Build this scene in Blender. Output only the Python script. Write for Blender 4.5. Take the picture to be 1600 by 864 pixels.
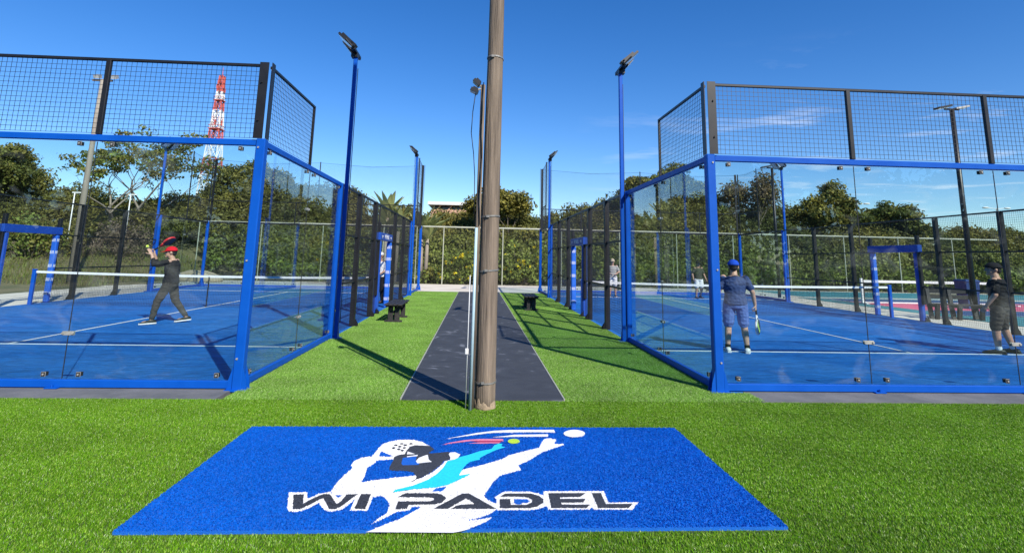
import bpy, bmesh, math, random
import numpy as np
from mathutils import Vector, Matrix, noise

random.seed(7)
RNG = np.random.default_rng(7)
for o in list(bpy.data.objects):
    bpy.data.objects.remove(o)
SC = bpy.context.scene
COL = SC.collection
PI = math.pi

# ------------------------------------------------------------------ camera
FW = Vector((0.0571732, 0.98374369, 0.17023387))
RT = Vector((0.99789317, -0.06154698, 0.02052296))
UP = Vector((-0.03066672, -0.16870186, 0.98518995))
cam = bpy.data.cameras.new('camera')
cam_o = bpy.data.objects.new('camera', cam)
COL.objects.link(cam_o)
m = Matrix.Identity(4)
for i in range(3):
    m[i][0] = RT[i]; m[i][1] = UP[i]; m[i][2] = -FW[i]
m.translation = Vector((0, 0, 1.6005))
cam_o.matrix_world = m
cam.sensor_width = 36.0
cam.lens = 861.32 / 1600 * 36
cam.shift_y = -(432 - 253.8) / 1600
cam.clip_end = 4000
SC.camera = cam_o

# ------------------------------------------------------------------ sky and sun
SHX, SHY = -0.63, 1.105                      # shadow of a one metre stick
SUN_EL = math.atan2(1.0, math.hypot(SHX, SHY))
SUN_AZ = math.atan2(-SHX, -SHY)               # clockwise from +Y
world = bpy.data.worlds.new('World')
SC.world = world
world.use_nodes = True
wn, wl = world.node_tree.nodes, world.node_tree.links
wn.clear()
sky = wn.new('ShaderNodeTexSky')
sky.sky_type = 'NISHITA'
sky.sun_disc = False
sky.sun_elevation = SUN_EL
sky.sun_rotation = SUN_AZ
sky.altitude = 600
sky.air_density = 1.0
sky.dust_density = 0.0
sky.ozone_density = 3.5
# thin high cirrus, drawn out along one direction, over the whole upper sky
tc = wn.new('ShaderNodeTexCoord')
sep = wn.new('ShaderNodeSeparateXYZ'); wl.new(tc.outputs['Generated'], sep.inputs[0])
mx = wn.new('ShaderNodeMath'); mx.operation = 'MAXIMUM'; wl.new(sep.outputs[2], mx.inputs[0]); mx.inputs[1].default_value = 0.03
dv = wn.new('ShaderNodeVectorMath'); dv.operation = 'DIVIDE'; wl.new(tc.outputs['Generated'], dv.inputs[0])
cmb = wn.new('ShaderNodeCombineXYZ')
for i in range(3): wl.new(mx.outputs[0], cmb.inputs[i])
wl.new(cmb.outputs[0], dv.inputs[1])
mp = wn.new('ShaderNodeMapping'); wl.new(dv.outputs[0], mp.inputs[0])
mp.inputs['Rotation'].default_value = (0, 0, math.radians(-14)); mp.inputs['Scale'].default_value = (0.8, 1.1, 0.0)
mp.inputs['Location'].default_value = (3.1, 1.6, 0)
nz = wn.new('ShaderNodeTexNoise'); wl.new(mp.outputs[0], nz.inputs['Vector'])
nz.inputs['Scale'].default_value = 1.0; nz.inputs['Detail'].default_value = 8; nz.inputs['Roughness'].default_value = 0.62
nz.inputs['Distortion'].default_value = 0.4
rp = wn.new('ShaderNodeValToRGB'); wl.new(nz.outputs['Fac'], rp.inputs[0])
rp.color_ramp.elements[0].position = 0.55; rp.color_ramp.elements[0].color = (0, 0, 0, 1)
rp.color_ramp.elements[1].position = 0.74; rp.color_ramp.elements[1].color = (0.6, 0.6, 0.6, 1)
# clouds sit in the eastern half of the sky
dt = wn.new('ShaderNodeVectorMath'); dt.operation = 'DOT_PRODUCT'; wl.new(tc.outputs['Generated'], dt.inputs[0])
dt.inputs[1].default_value = (0.93, 0.36, 0)
mr = wn.new('ShaderNodeMapRange'); wl.new(dt.outputs['Value'], mr.inputs[0])
mr.inputs[1].default_value = 0.50; mr.inputs[2].default_value = 0.80
mz = wn.new('ShaderNodeMapRange'); wl.new(sep.outputs[2], mz.inputs[0]); mz.inputs[1].default_value = 0.36; mz.inputs[2].default_value = 0.20
m0 = wn.new('ShaderNodeMath'); m0.operation = 'MULTIPLY'; wl.new(mz.outputs[0], m0.inputs[0]); wl.new(mr.outputs[0], m0.inputs[1])
mu = wn.new('ShaderNodeMath'); mu.operation = 'MULTIPLY'; wl.new(rp.outputs[0], mu.inputs[0]); wl.new(m0.outputs[0], mu.inputs[1])
hs = wn.new('ShaderNodeHueSaturation'); wl.new(sky.outputs[0], hs.inputs['Color'])
hs.inputs['Hue'].default_value = 0.510; hs.inputs['Saturation'].default_value = 1.32; hs.inputs['Value'].default_value = 0.85
mixc = wn.new('ShaderNodeMix'); mixc.data_type = 'RGBA'
wl.new(mu.outputs[0], mixc.inputs[0]); wl.new(hs.outputs[0], mixc.inputs[6]); mixc.inputs[7].default_value = (5.6, 5.9, 6.5, 1)
bg = wn.new('ShaderNodeBackground'); wl.new(mixc.outputs[2], bg.inputs[0]); bg.inputs[1].default_value = 0.15
wo = wn.new('ShaderNodeOutputWorld'); wl.new(bg.outputs[0], wo.inputs[0])

sun = bpy.data.lights.new('sun', 'SUN')
sun.energy = 5.0
sun.angle = math.radians(0.55)
sun.color = (1.0, 0.95, 0.86)
sun_o = bpy.data.objects.new('sun', sun)
COL.objects.link(sun_o)
sun_o.rotation_euler = Vector((SHX, SHY, -1)).to_track_quat('-Z', 'Y').to_euler()
sun_o.location = (10, -15, 20)

vs = SC.view_settings
vs.view_transform = 'Standard'; vs.look = 'None'; vs.gamma = 1; vs.use_curve_mapping = False
vs.exposure = 0.4
SC.render.engine = 'CYCLES'
SC.cycles.max_bounces = 8
SC.cycles.diffuse_bounces = 3
SC.cycles.glossy_bounces = 3
SC.cycles.transmission_bounces = 4
SC.cycles.transparent_max_bounces = 32
SC.cycles.caustics_reflective = False
SC.cycles.caustics_refractive = False
SC.cycles.use_denoising = True
try:
    SC.cycles.denoiser = 'OPENIMAGEDENOISE'
    SC.cycles.denoising_prefilter = 'ACCURATE'
except Exception:
    pass

# ------------------------------------------------------------------ materials
MATS = {}
def new_mat(name):
    mt = bpy.data.materials.new(name); mt.use_nodes = True
    return mt, mt.node_tree.nodes, mt.node_tree.links, mt.node_tree.nodes['Principled BSDF']

def mat(name, c, c2=None, scale=6.0, rough=0.6, metal=0.0, bump=0.0, bscale=None, spec=0.5, lo=0.35, hi=0.65, stretch=None, coords='Object', detail=6):
    mt, n, l, b = new_mat(name)
    b.inputs['Roughness'].default_value = rough
    b.inputs['Metallic'].default_value = metal
    b.inputs['Specular IOR Level'].default_value = spec
    b.inputs['Base Color'].default_value = (*c, 1)
    tcn = n.new('ShaderNodeTexCoord')
    mpn = n.new('ShaderNodeMapping'); l.new(tcn.outputs[coords], mpn.inputs[0])
    if stretch: mpn.inputs['Scale'].default_value = stretch
    if c2 is not None:
        t = n.new('ShaderNodeTexNoise'); l.new(mpn.outputs[0], t.inputs['Vector'])
        t.inputs['Scale'].default_value = scale; t.inputs['Detail'].default_value = detail; t.inputs['Roughness'].default_value = 0.65
        r = n.new('ShaderNodeValToRGB'); l.new(t.outputs['Fac'], r.inputs[0])
        r.color_ramp.elements[0].position = lo; r.color_ramp.elements[0].color = (*c, 1)
        r.color_ramp.elements[1].position = hi; r.color_ramp.elements[1].color = (*c2, 1)
        l.new(r.outputs[0], b.inputs['Base Color'])
        rr = n.new('ShaderNodeMapRange'); l.new(t.outputs['Fac'], rr.inputs[0])
        rr.inputs[3].default_value = max(0, rough - 0.08); rr.inputs[4].default_value = min(1, rough + 0.1)
        l.new(rr.outputs[0], b.inputs['Roughness'])
    if bump:
        t2 = n.new('ShaderNodeTexNoise'); l.new(mpn.outputs[0], t2.inputs['Vector'])
        t2.inputs['Scale'].default_value = bscale or scale * 5; t2.inputs['Detail'].default_value = 5
        bp = n.new('ShaderNodeBump'); bp.inputs['Strength'].default_value = bump; bp.inputs['Distance'].default_value = 0.02
        l.new(t2.outputs['Fac'], bp.inputs['Height']); l.new(bp.outputs[0], b.inputs['Normal'])
    MATS[name] = mt
    return mt

mat('blue_steel', (0.001, 0.072, 0.41), (0.002, 0.088, 0.46), 2.5, rough=0.45, spec=0.22, bump=0.03, bscale=60)
mat('black_steel', (0.006, 0.006, 0.007), (0.012, 0.012, 0.013), 3, rough=0.42)
mat('wire_black', (0.008, 0.008, 0.010), rough=0.5)
mat('chrome', (0.55, 0.55, 0.56), rough=0.25, metal=1)
mat('galvanised', (0.30, 0.30, 0.28), (0.44, 0.43, 0.40), 12, rough=0.5, metal=0.3)
mat('fence_paint', (0.34, 0.35, 0.26), (0.46, 0.46, 0.36), 3, rough=0.55)
mat('rubber_black', (0.018, 0.018, 0.019), (0.035, 0.034, 0.033), 9, rough=0.6, bump=0.15)
mat('white_paint', (0.74, 0.74, 0.72), (0.82, 0.82, 0.80), 4, rough=0.5)
mat('lamp_glass', (0.55, 0.58, 0.6), rough=0.15)
mat('pad_blue', (0.012, 0.10, 0.50), (0.016, 0.125, 0.56), 6, rough=0.45)
mat('board_blue', (0.010, 0.06, 0.34), (0.014, 0.075, 0.38), 4, rough=0.4)
mat('print_white', (0.80, 0.80, 0.80), rough=0.5)
mat('net_tape', (0.80, 0.80, 0.78), (0.72, 0.72, 0.70), 3, rough=0.7)
mat('concrete', (0.36, 0.34, 0.30), (0.50, 0.475, 0.42), 1.3, rough=0.85, bump=0.2, bscale=30)
mat('concrete_pale', (0.58, 0.52, 0.43), (0.72, 0.66, 0.56), 0.7, rough=0.85, bump=0.2, bscale=24)
mat('concrete_dark', (0.10, 0.105, 0.11), (0.17, 0.17, 0.175), 2.0, rough=0.85, bump=0.2, bscale=40)
mat('wood_pole', (0.085, 0.064, 0.048), (0.29, 0.225, 0.165), 8.0, rough=0.85, bump=0.8, bscale=22, stretch=(3.2, 3.2, 0.14), lo=0.30, hi=0.72)
mat('wood_cut', (0.20, 0.15, 0.10), (0.38, 0.29, 0.19), 14, rough=0.9, bump=0.4)
mat('strap_steel', (0.16, 0.16, 0.15), (0.26, 0.25, 0.23), 12, rough=0.5, metal=0.3)
mat('conduit', (0.36, 0.52, 0.58), (0.44, 0.58, 0.63), 5, rough=0.4)
mat('cable_black', (0.012, 0.012, 0.012), rough=0.5)
mat('plastic_black', (0.014, 0.013, 0.013), (0.040, 0.036, 0.034), 14, rough=0.55, bump=0.25, bscale=60, stretch=(1, 1, 1))
mat('bark', (0.10, 0.080, 0.060), (0.20, 0.165, 0.125), 5, rough=0.9, bump=0.7, bscale=18, stretch=(1, 1, 0.3))
mat('bark_pale', (0.20, 0.165, 0.13), (0.33, 0.28, 0.22), 4, rough=0.9, bump=0.5, bscale=16, stretch=(1, 1, 0.3))
mat('roof_white', (0.60, 0.60, 0.58), rough=0.6)
mat('wall_peach', (0.52, 0.30, 0.20), (0.57, 0.34, 0.23), 0.8, rough=0.8)
mat('window_dark', (0.03, 0.035, 0.04), rough=0.15)
mat('tower_red', (0.50, 0.10, 0.075), rough=0.5)
mat('tower_white', (0.75, 0.75, 0.74), rough=0.5)
mat('tan_canvas', (0.38, 0.29, 0.19), (0.48, 0.38, 0.26), 3, rough=0.85, bump=0.4, bscale=6)
mat('ball_yellow', (0.62, 0.72, 0.06), rough=0.9)
mat('bin_blue', (0.02, 0.05, 0.17), rough=0.5)
mat('skin', (0.50, 0.29, 0.20), (0.56, 0.34, 0.24), 8, rough=0.5)
mat('skin_tan', (0.40, 0.22, 0.145), (0.45, 0.26, 0.17), 8, rough=0.5)
mat('hair_dark', (0.015, 0.011, 0.009), rough=0.6)
mat('eye_dark', (0.02, 0.015, 0.012), rough=0.3)
mat('lip', (0.36, 0.15, 0.12), rough=0.5)
def cloth(name, c, k=1.3):
    mat(name, c, tuple(min(1, v * k) for v in c), 5, rough=0.85, bump=0.45, bscale=14, spec=0.2)
cloth('cloth_charcoal', (0.022, 0.021, 0.022)); cloth('cloth_dark_grey', (0.045, 0.042, 0.040))
cloth('cloth_red', (0.55, 0.012, 0.025)); cloth('cloth_navy', (0.040, 0.065, 0.16)); cloth('cloth_blue', (0.085, 0.15, 0.38))
cloth('cloth_cap_blue', (0.01, 0.06, 0.42)); cloth('cloth_black', (0.012, 0.012, 0.014)); cloth('cloth_brown', (0.050, 0.045, 0.040))
cloth('cloth_olive', (0.050, 0.055, 0.040)); cloth('cloth_white', (0.70, 0.70, 0.68), 1.08); cloth('cloth_grey', (0.36, 0.36, 0.34), 1.1)
cloth('cloth_sand', (0.50, 0.42, 0.30), 1.1)
mat('shoe_white', (0.70, 0.70, 0.68), rough=0.5); mat('shoe_black', (0.012, 0.012, 0.012), rough=0.5)
mat('shoe_mint', (0.35, 0.60, 0.52), rough=0.5)
mat('racket_red', (0.60, 0.03, 0.03), rough=0.35); mat('racket_black', (0.012, 0.012, 0.012), rough=0.3)
mat('racket_lime', (0.42, 0.70, 0.05), rough=0.35); mat('racket_white', (0.7, 0.7, 0.7), rough=0.35)

def glass_mat():
    mt = bpy.data.materials.new('tempered_glass'); mt.use_nodes = True
    n, l = mt.node_tree.nodes, mt.node_tree.links
    n.clear()
    tr = n.new('ShaderNodeBsdfTransparent'); tr.inputs[0].default_value = (0.885, 0.945, 0.94, 1)
    gl = n.new('ShaderNodeBsdfGlossy'); gl.inputs['Roughness'].default_value = 0.0; gl.inputs['Color'].default_value = (0.95, 0.98, 1, 1)
    lw = n.new('ShaderNodeLayerWeight'); lw.inputs['Blend'].default_value = 0.5
    pw_ = n.new('ShaderNodeMath'); pw_.operation = 'POWER'; l.new(lw.outputs['Facing'], pw_.inputs[0]); pw_.inputs[1].default_value = 5.0
    fr = n.new('ShaderNodeMath'); fr.operation = 'MULTIPLY_ADD'; l.new(pw_.outputs[0], fr.inputs[0]); fr.inputs[1].default_value = 0.955; fr.inputs[2].default_value = 0.042
    # faint smears of dust on the pane
    df = n.new('ShaderNodeBsdfDiffuse'); df.inputs[0].default_value = (0.62, 0.66, 0.66, 1)
    t = n.new('ShaderNodeTexCoord')
    mp_ = n.new('ShaderNodeMapping'); l.new(t.outputs['Object'], mp_.inputs[0]); mp_.inputs['Scale'].default_value = (1.1, 1.1, 2.0)
    nz_ = n.new('ShaderNodeTexNoise'); l.new(mp_.outputs[0], nz_.inputs['Vector']); nz_.inputs['Scale'].default_value = 1.7; nz_.inputs['Detail'].default_value = 7; nz_.inputs['Distortion'].default_value = 1.2
    mr_ = n.new('ShaderNodeMapRange'); l.new(nz_.outputs['Fac'], mr_.inputs[0]); mr_.inputs[1].default_value = 0.55; mr_.inputs[2].default_value = 0.80; mr_.inputs[3].default_value = 0.001; mr_.inputs[4].default_value = 0.055
    m0 = n.new('ShaderNodeMixShader'); l.new(mr_.outputs[0], m0.inputs[0]); l.new(tr.outputs[0], m0.inputs[1]); l.new(df.outputs[0], m0.inputs[2])
    m1 = n.new('ShaderNodeMixShader'); l.new(fr.outputs[0], m1.inputs[0]); l.new(m0.outputs[0], m1.inputs[1]); l.new(gl.outputs[0], m1.inputs[2])
    out = n.new('ShaderNodeOutputMaterial'); l.new(m1.outputs[0], out.inputs[0])
    MATS['glass'] = mt
glass_mat()

def leaf_mat(name, translucent=0.3, rough=0.5, spec=0.3, patchy=0.0):
    """colour comes from the mesh's per-leaf 'tint' attribute"""
    mt, n, l, b = new_mat(name)
    a = n.new('ShaderNodeAttribute'); a.attribute_name = 'tint'
    col = a.outputs['Color']
    if patchy:                                  # broad worn and brushed patches across the sward
        g = n.new('ShaderNodeNewGeometry'); nz_ = n.new('ShaderNodeTexNoise'); l.new(g.outputs['Position'], nz_.inputs['Vector']); nz_.inputs['Scale'].default_value = 1.1; nz_.inputs['Detail'].default_value = 4
        mr_ = n.new('ShaderNodeMapRange'); l.new(nz_.outputs['Fac'], mr_.inputs[0]); mr_.inputs[1].default_value = 0.3; mr_.inputs[2].default_value = 0.7; mr_.inputs[3].default_value = 1 - patchy; mr_.inputs[4].default_value = 1 + patchy
        mm = n.new('ShaderNodeVectorMath'); mm.operation = 'SCALE'; l.new(col, mm.inputs[0]); l.new(mr_.outputs[0], mm.inputs['Scale']); col = mm.outputs[0]
    l.new(col, b.inputs['Base Color'])
    b.inputs['Roughness'].default_value = rough; b.inputs['Specular IOR Level'].default_value = spec
    tl = n.new('ShaderNodeBsdfTranslucent'); l.new(col, tl.inputs[0])
    mxs = n.new('ShaderNodeMixShader'); mxs.inputs[0].default_value = translucent
    l.new(b.outputs[0], mxs.inputs[1]); l.new(tl.outputs[0], mxs.inputs[2])
    l.new(mxs.outputs[0], n['Material Output'].inputs[0])
    MATS[name] = mt
leaf_mat('leaf', 0.34, 0.55, 0.25)
leaf_mat('turf_blade', 0.25, 0.36, 0.24, 0.18)
leaf_mat('carpet_pile', 0.15, 0.7, 0.12, 0.10)

# ------------------------------------------------------------------ mesh helpers
class MB:
    def __init__(self): self.v = []; self.f = []; self.mi = []
    def add(self, vs, fs, mi=0):
        k = len(self.v); self.v += [tuple(p) for p in vs]
        self.f += [tuple(i + k for i in q) for q in fs]; self.mi += [mi] * len(fs)
        return self
    def box(self, c, s, rz=0.0, mi=0, M=None):
        x, y, z = s[0] / 2, s[1] / 2, s[2] / 2
        P = [Vector(p) for p in ((-x,-y,-z),(x,-y,-z),(x,y,-z),(-x,y,-z),(-x,-y,z),(x,-y,z),(x,y,z),(-x,y,z))]
        R = M if M is not None else Matrix.Rotation(rz, 3, 'Z')
        P = [R @ p + Vector(c) for p in P]
        return self.add(P, [(0,3,2,1),(4,5,6,7),(0,1,5,4),(1,2,6,5),(2,3,7,6),(3,0,4,7)], mi)
    def bbox(self, c, s, b=0.006, rz=0.0, mi=0):
        """box with chamfered vertical and horizontal edges"""
        x, y, z = s[0] / 2, s[1] / 2, s[2] / 2
        b = min(b, x * .6, y * .6, z * .6)
        ring = [(-x+b,-y),(x-b,-y),(x,-y+b),(x,y-b),(x-b,y),(-x+b,y),(-x,y-b),(-x,-y+b)]
        def ins(p): return (p[0] * (x - b) / x if abs(abs(p[0]) - x) < 1e-9 else p[0], p[1] * (y - b) / y if abs(abs(p[1]) - y) < 1e-9 else p[1])
        lv = [[(*ins(p), -z) for p in ring], [(*p, -z+b) for p in ring], [(*p, z-b) for p in ring], [(*ins(p), z) for p in ring]]
        R = Matrix.Rotation(rz, 3, 'Z')
        V = [R @ Vector(p) + Vector(c) for r in lv for p in r]
        F = [tuple(range(7, -1, -1)), tuple(range(24, 32))]
        for k in range(3):
            for i in range(8): F.append((k*8+i, k*8+(i+1)%8, k*8+8+(i+1)%8, k*8+8+i))
        return self.add(V, F, mi)
    def tube(self, p0, p1, r0, r1=None, n=8, mi=0, cap=True):
        r1 = r0 if r1 is None else r1
        p0, p1 = Vector(p0), Vector(p1); d = (p1 - p0)
        if d.length < 1e-9: return self
        d.normalize()
        a = d.cross(Vector((0, 0, 1)) if abs(d.z) < 0.9 else Vector((1, 0, 0))).normalized(); b = d.cross(a)
        V = []
        for p, r in ((p0, r0), (p1, r1)):
            V += [p + (a * math.cos(2*PI*i/n) + b * math.sin(2*PI*i/n)) * r for i in range(n)]
        F = [(i, (i+1) % n, n + (i+1) % n, n + i) for i in range(n)]
        if cap: F += [tuple(range(n-1, -1, -1)), tuple(range(n, 2*n))]
        return self.add(V, F, mi)
    def path(self, pts, r, n=6, mi=0):
        rs = r if isinstance(r, (list, tuple)) else [r] * len(pts)
        for i in range(len(pts) - 1): self.tube(pts[i], pts[i+1], rs[i], rs[i+1], n, mi)
        return self
    def rings(self, R, mi=0, cap=True):
        n = len(R[0]); V = [p for r in R for p in r]; F = []
        for k in range(len(R) - 1):
            for i in range(n): F.append((k*n+i, k*n+(i+1)%n, (k+1)*n+(i+1)%n, (k+1)*n+i))
        if cap: F += [tuple(range(n-1, -1, -1)), tuple(range((len(R)-1)*n, len(R)*n))]
        return self.add(V, F, mi)
    def prism(self, poly, z0, z1, mi=0):
        n = len(poly); V = [(x, y, z0) for x, y in poly] + [(x, y, z1) for x, y in poly]
        F = [tuple(range(n-1, -1, -1)), tuple(range(n, 2*n))] + [(i, (i+1)%n, n+(i+1)%n, n+i) for i in range(n)]
        return self.add(V, F, mi)
    def ellip(self, c, r, nu=14, nv=9, mi=0, M=None, v0=-PI/2, v1=PI/2):
        R = []
        for k in range(nv + 1):
            t = v0 + (v1 - v0) * k / nv
            ct = max(math.cos(t), 0.02)
            ring = []
            for i in range(nu):
                a = 2*PI*i/nu
                p = Vector((r[0]*ct*math.cos(a), r[1]*ct*math.sin(a), r[2]*math.sin(t)))
                if M is not None: p = M @ p
                ring.append(p + Vector(c))
            R.append(ring)
        return self.rings(R, mi)
    def mesh(self, name, mats, smooth=False):
        me = bpy.data.meshes.new(name); me.from_pydata(self.v, [], self.f)
        for mm in (mats if isinstance(mats, (list, tuple)) else [mats]): me.materials.append(MATS[mm])
        if any(self.mi): me.polygons.foreach_set('material_index', self.mi)
        if smooth: me.polygons.foreach_set('use_smooth', [True] * len(me.polygons))
        me.update()
        return me
    def build(self, name, mats, parent=None, smooth=False, loc=None):
        return link(name, self.mesh(name, mats, smooth), parent, loc)

def link(name, data, parent=None, loc=None, rot=None):
    o = bpy.data.objects.new(name, data); COL.objects.link(o)
    if parent is not None: o.parent = parent
    if loc is not None: o.location = loc
    if rot is not None: o.rotation_euler = rot
    return o
def empty(name, loc=(0, 0, 0), rz=0.0):
    o = bpy.data.objects.new(name, None); COL.objects.link(o); o.location = loc; o.rotation_euler = (0, 0, rz)
    o.empty_display_size = 0.2
    return o
def tag(o, label=None, cat=None, group=None, kind=None):
    if label: o['label'] = label
    if cat: o['category'] = cat
    if group: o['group'] = group
    if kind: o['kind'] = kind
    return o
def np_mesh(name, V, F, material, tint=None, smooth=False):
    """V (n,3), F (m,k) arrays, tint per face (m,3)"""
    me = bpy.data.meshes.new(name)
    n, (mf, k) = len(V), F.shape
    me.vertices.add(n); me.vertices.foreach_set('co', np.ascontiguousarray(V, np.float32).ravel())
    me.loops.add(mf * k); me.loops.foreach_set('vertex_index', np.ascontiguousarray(F, np.int32).ravel())
    me.polygons.add(mf); me.polygons.foreach_set('loop_start', np.arange(0, mf * k, k, dtype=np.int32))
    try: me.polygons.foreach_set('loop_total', np.full(mf, k, np.int32))
    except Exception: pass
    if smooth: me.polygons.foreach_set('use_smooth', np.ones(mf, bool))
    if tint is not None:
        at = me.color_attributes.new('tint', 'FLOAT_COLOR', 'CORNER')
        c = np.ones((mf, k, 4), np.float32); c[:, :, :3] = tint[:, None, :]
        at.data.foreach_set('color', c.ravel())
    me.materials.append(MATS[material])
    me.update(calc_edges=True); me.validate()
    return me
def joined(*parts):
    V, F, T, k = [], [], [], 0
    for v, f, t in parts:
        V.append(v); F.append(f + k); T.append(t); k += len(v)
    return np.concatenate(V), np.concatenate(F), np.concatenate(T)
# ------------------------------------------------------------------ the ground
XL, YL = -2.773, 7.04        # inner near corner of the left court
XR, YR = 3.059, 7.095        # inner near corner of the right court
def smooth01(t): t = max(0.0, min(1.0, t)); return t * t * (3 - 2 * t)
def terrain(x, y):
    z = -0.03
    if y > 33.0: z += 2.2 * smooth01((y - 33.0) / 16) + 5 * smooth01((y - 50) / 60)
    if x < -15.5:
        k = smooth01((-15.5 - x) / 4.0)
        z += k * (1.5 * smooth01((y - 24.5) / 9.0)) * (1 - smooth01((y - 40) / 20) * 0.6)
    if abs(x) > 80: z *= 0.6
    if y > 30: z += 0.12 * noise.noise(Vector((x * 0.2, y * 0.2, 0)))
    return z
def make_ground():
    xs = sorted(set([-900, -500, -250, -140, -90] + list(np.arange(-60, 62, 1.5)) + [90, 140, 250, 500, 900]))
    ys = sorted(set([-700, -300, -120, -60, -30, -12] + list(np.arange(-6, 66, 1.5)) + [75, 90, 120, 180, 300, 700, 1800]))
    V = np.array([(x, y, terrain(x, y)) for y in ys for x in xs]); nx = len(xs)
    F = np.array([(j*nx+i, j*nx+i+1, (j+1)*nx+i+1, (j+1)*nx+i) for j in range(len(ys)-1) for i in range(nx-1)])
    mat('earth_grass', (0.075, 0.085, 0.030), (0.20, 0.165, 0.085), 0.35, rough=0.95, bump=0.6, bscale=3, lo=0.40, hi=0.62)
    tag(link('ground', np_mesh('ground', V, F, 'earth_grass', smooth=True)), kind='structure')
make_ground()

def sheet(name, x0, x1, y0, y1, z, material, t=0.0, kind='structure', parent=None):
    b = MB()
    if t > 0: b.box(((x0+x1)/2, (y0+y1)/2, z - t/2), (x1-x0, y1-y0, t))
    else: b.add([(x0,y0,z),(x1,y0,z),(x1,y1,z),(x0,y1,z)], [(0,1,2,3)])
    o = b.build(name, material, parent)
    if kind: tag(o, kind=kind)
    return o
# pale concrete apron behind and beside the courts, a real slab
sheet('concrete_apron', -21.5, 34.0, 26.15, 32.9, 0.0, 'concrete_pale', 0.09)
sheet('concrete_apron', -16.4, -12.95, 5.0, 26.14, -0.002, 'concrete_pale', 0.09)
sheet('concrete_apron', 13.3, 15.25, 5.0, 26.14, -0.002, 'concrete_pale', 0.09)
# dark strip of slab in front of the glass
sheet('slab_edge', XL - 10.2, XL - 0.05, 6.58, YL + 0.05, 0.012, 'concrete_dark', 0.05)
sheet('slab_edge', XR + 0.30, XR + 10.2, 6.60, YR + 0.05, 0.012, 'concrete_dark', 0.05)

# dark rubber path between the courts
def path_mat():
    mt, n, l, b = new_mat('path_rubber')
    t = n.new('ShaderNodeTexCoord')
    n1 = n.new('ShaderNodeTexNoise'); l.new(t.outputs['Object'], n1.inputs['Vector']); n1.inputs['Scale'].default_value = 2.2; n1.inputs['Detail'].default_value = 9; n1.inputs['Distortion'].default_value = 1.6
    r1 = n.new('ShaderNodeValToRGB'); l.new(n1.outputs['Fac'], r1.inputs[0])
    e = r1.color_ramp.elements; e[0].position = 0.36; e[0].color = (0.044, 0.048, 0.056, 1); e[1].position = 0.60; e[1].color = (0.056, 0.061, 0.070, 1)
    x = e.new(0.63); x.color = (0.075, 0.081, 0.092, 1); x = e.new(0.68); x.color = (0.16, 0.17, 0.19, 1)
    n2 = n.new('ShaderNodeTexNoise'); l.new(t.outputs['Object'], n2.inputs['Vector']); n2.inputs['Scale'].default_value = 190
    mm = n.new('ShaderNodeMix'); mm.data_type = 'RGBA'; mm.blend_type = 'MULTIPLY'; mm.inputs[0].default_value = 0.55
    r2 = n.new('ShaderNodeValToRGB'); l.new(n2.outputs['Fac'], r2.inputs[0]); r2.color_ramp.elements[0].position = 0.3; r2.color_ramp.elements[1].position = 0.7; r2.color_ramp.elements[0].color = (0.4, 0.4, 0.4, 1); r2.color_ramp.elements[1].color = (1.5, 1.5, 1.5, 1)
    l.new(r1.outputs[0], mm.inputs[6]); l.new(r2.outputs[0], mm.inputs[7]); l.new(mm.outputs[2], b.inputs['Base Color'])
    b.inputs['Roughness'].default_value = 0.72; b.inputs['Specular IOR Level'].default_value = 0.35
    bp = n.new('ShaderNodeBump'); bp.inputs['Strength'].default_value = 0.35; bp.inputs['Distance'].default_value = 0.004; l.new(n2.outputs['Fac'], bp.inputs['Height']); l.new(bp.outputs[0], b.inputs['Normal'])
    MATS['path_rubber'] = mt
path_mat()
PX0, PX1 = -0.80, 1.03
sheet('path', PX0, PX1, 6.565, 26.0, 0.022, 'path_rubber', 0.04)
mat('edge_strip', (0.30, 0.32, 0.25), (0.40, 0.41, 0.34), 9, rough=0.8)
pe = MB()
for x in (PX0 - 0.008, PX1 + 0.008): pe.box((x, 16.3, 0.012), (0.016, 19.4, 0.030))
tag(pe.build('path_edging', 'edge_strip'), kind='structure')

# artificial turf: backing sheets and blades
mat('turf_backing', (0.035, 0.065, 0.012), (0.06, 0.10, 0.02), 40, rough=0.95)
sheet('turf_backing', -9.0, 11.0, -3.0, 6.56, 0.004, 'turf_backing', 0.02)
sheet('turf_backing', XL + 0.02, PX0 - 0.018, 6.562, 26.1, 0.005, 'turf_backing', 0.02)
sheet('turf_backing', PX1 + 0.018, XR - 0.02, 6.562, 26.1, 0.005, 'turf_backing', 0.02)
sheet('turf_backing', XR - 0.018, XR + 0.298, 6.562, 7.04, 0.005, 'turf_backing', 0.02)

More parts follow.
